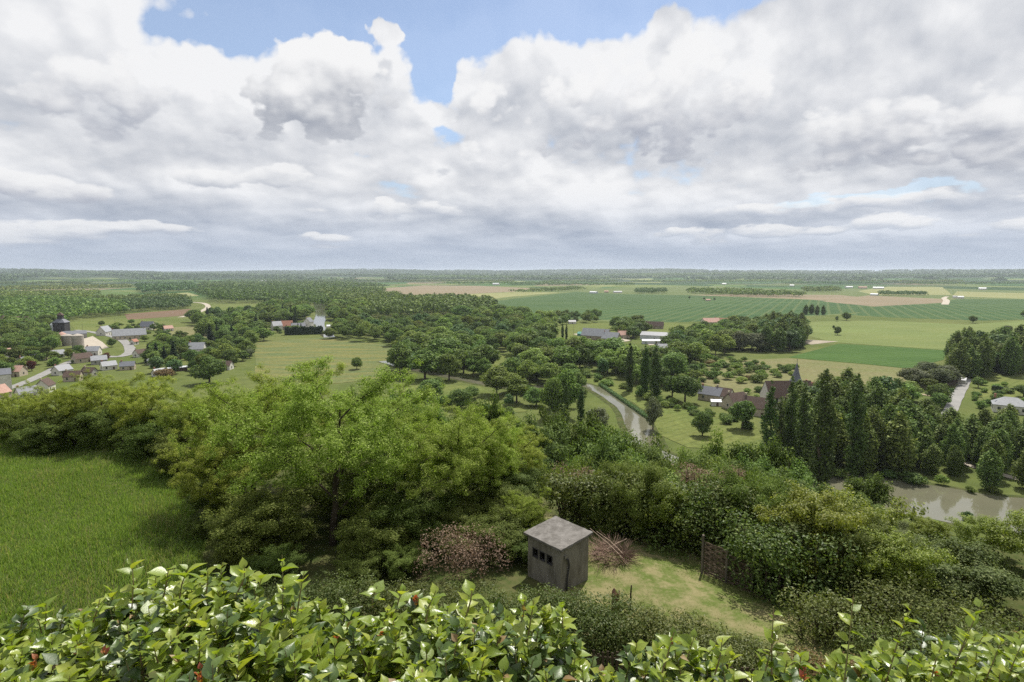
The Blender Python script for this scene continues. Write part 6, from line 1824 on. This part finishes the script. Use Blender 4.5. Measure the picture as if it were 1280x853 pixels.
M_hwood = mat_plain("hedge_wood", (0.10, 0.075, 0.05), (0.06, 0.045, 0.03), 10.0, 0.9, 0.1)

# crest of the hedge as the photograph shows it: pixel column -> pixel row of the leaf tops
CREST = [(-60, 768), (0, 766), (60, 768), (120, 752), (170, 722), (250, 716), (350, 716), (410, 738), (450, 762), (470, 748), (520, 742), (590, 742), (640, 764), (700, 762), (722, 808), (735, 832), (770, 826), (810, 802), (850, 800),
         (900, 822), (940, 830), (1000, 828), (1060, 828), (1110, 812), (1180, 812), (1240, 806), (1290, 800), (1340, 800)]
def crest_row(px):
    return np.interp(px, [c[0] for c in CREST], [c[1] + (14 if c[0] < 660 else 4) for c in CREST])

def build_hedge():
    rng = np.random.default_rng(77)
    TV, TF = leaf_template()
    c, s = math.cos(R(PITCH)), math.sin(R(PITCH))
    def top_z(x, y):
        """height of the hedge top above (x, y): falls from a crest line so that its far edge shows where the photograph has it"""
        # photograph column of the crest point in this direction at the far edge
        yf = 2.75
        dep = yf * c + 1.5 * s
        px = 640 + FPX * (x * yf / max(y, 0.6)) / dep
        d = pixdir(px, crest_row(px))
        zf = EYE + d.z / d.y * yf - 0.10
        return zf + 0.16 * math.sin(min(1, max(0, (yf - y) / 1.5)) * 1.57)
    shoots = []
    # (x, y) over the hedge top, denser in the visible band
    n = 1700
    xs = rng.uniform(-2.9, 2.9, n); ys = rng.uniform(1.45, 2.9, n)
    for x, y in zip(xs, ys):
        shoots.append((x, y, top_z(x, y) + rng.normal() * 0.035, rng.uniform(0.10, 0.24), 0.45, 0))
    # front and deep inner layers so that no ground shows through
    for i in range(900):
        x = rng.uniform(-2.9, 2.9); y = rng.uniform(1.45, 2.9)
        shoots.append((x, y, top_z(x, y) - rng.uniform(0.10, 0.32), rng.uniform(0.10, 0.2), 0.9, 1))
    # taller shoots standing out of the crest
    tall = [(172, 705, 0.22), (262, 712, 0.12), (365, 700, 0.30), (380, 715, 0.2), (470, 735, 0.10), (540, 738, 0.16), (670, 752, 0.2), (655, 750, 0.16), (840, 792, 0.2), (905, 800, 0.18), (985, 770, 0.30), (970, 790, 0.2), (1085, 752, 0.42), (1140, 745, 0.46), (1215, 748, 0.5),
            (1205, 790, 0.3), (1275, 800, 0.25), (1180, 800, 0.22), (300, 708, 0.15), (60, 752, 0.14), (120, 748, 0.12), (210, 706, 0.16), (1250, 790, 0.3), (230, 708, 0.16), (590, 735, 0.14), (500, 736, 0.12)]
    for px, py, L in tall:
        d = pixdir(px, py); t = 2.5 / d.y
        tip = Vector((d.x * t, 2.5, EYE + d.z * t))
        shoots.append((tip.x - 0.2 * L, 2.5, tip.z - L, L, 0.25, 2))
    LV = {0: [], 1: [], 2: [], 3: []}; SB = MB()
    count = {0: 0, 1: 0, 2: 0, 3: 0}
    def add_leaf(k, o, xdir, nrm, size, wf):
        xdir = xdir / np.linalg.norm(xdir); z = nrm - xdir * (nrm @ xdir); z /= max(np.linalg.norm(z), 1e-6); y = np.cross(z, xdir)
        curl = rng.uniform(0.4, 2.2)
        V = TV.copy(); V[:, 2] *= curl; V[:, 1] *= wf
        LV[k].append(o + size * (V[:, :1] * xdir + V[:, 1:2] * y + V[:, 2:] * z)); count[k] += 1
    for (x, y, z, L, tilt, kind) in shoots:
        a = rng.random() * 6.283; tl = rng.uniform(0, tilt)
        if kind == 2: a = 0.4 + rng.normal() * 0.6; tl = rng.uniform(0.15, 0.35)
        d = np.array([math.cos(a) * math.sin(tl), math.sin(a) * math.sin(tl), math.cos(tl)])
        o = np.array([x, y, z]) - (d * L * 0.6 if kind != 2 else 0)
        SB.tube([Vector(o), Vector(o + d * L * 0.5 + rng.normal(size=3) * 0.006), Vector(o + d * L)], [0.0042, 0.0034, 0.0018], 4, cap=False)
        nl = int(6 + L * 24) if kind != 2 else int(5 + L * 14)
        red = kind == 0 and rng.random() < 0.035
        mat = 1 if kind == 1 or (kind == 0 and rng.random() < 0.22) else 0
        ph = rng.random() * 6.283
        for i in range(nl):
            t = 0.15 + 0.85 * (i + rng.uniform(-.2, .2)) / nl
            b = ph + i * 2.4 + rng.normal() * 0.3
            el = 0.15 + 0.9 * max(0, t - 0.35) + rng.normal() * 0.25
            xd = np.array([math.cos(b) * math.cos(el), math.sin(b) * math.cos(el), math.sin(el)]) + d * 0.2
            nr = np.array([-math.cos(b) * math.sin(el) * 0.8, -math.sin(b) * math.sin(el) * 0.8, math.cos(el)]) + rng.normal(size=3) * 0.28
            size = rng.triangular(0.036, 0.070, 0.106) * (1.0 if t < 0.8 else 0.7)
            k = mat
            if red and t > 0.55: k = 2; size *= 0.55; xd[2] += 0.8
            if k != 2 and rng.random() < 0.014: k = 3; size *= 0.85
            add_leaf(k, o + d * L * t, xd, nr, size, rng.uniform(0.8, 1.15))
    root = thing("hedge", "glossy bright green broad leaved hedge along the bottom of the picture", "hedge", (0, 2.2, 67.0))
    base = np.array([0, 2.2, 67.0])
    V = np.vstack([np.vstack(LV[k]) for k in (0, 1, 2, 3)]) - base
    F = (np.arange(sum(count.values()))[:, None, None] * len(TV) + TF[None]).reshape(-1, 4)
    mi = np.concatenate([np.full(count[k] * len(TF), k) for k in (0, 1, 2, 3)])
    link("foliage", np_mesh("hedge_foliage", V, [F], [M_hleaf, M_hold, M_hred, M_hdry], mi, smooth=True), root)
    SB.v = [tuple(np.array(v) - base) for v in SB.v]
    SB.build("stems", M_hstem, root)
    # woody core branches
    W = MB()
    for i in range(160):
        x = rng.uniform(-2.9, 2.9); y = rng.uniform(1.5, 2.8)
        zt = top_z(x, y) - 0.2
        W.tube([(x + rng.normal() * 0.1, y, -0.4), (x + rng.normal() * 0.05, y, (zt - 67.0) * 0.5), (x, y, zt - 67.0)], [0.014, 0.01, 0.005], 5, cap=False)
    W.v = [(v[0], v[1] - 2.2, v[2]) for v in W.v]
    W.build("branches", M_hwood, root)
build_hedge()
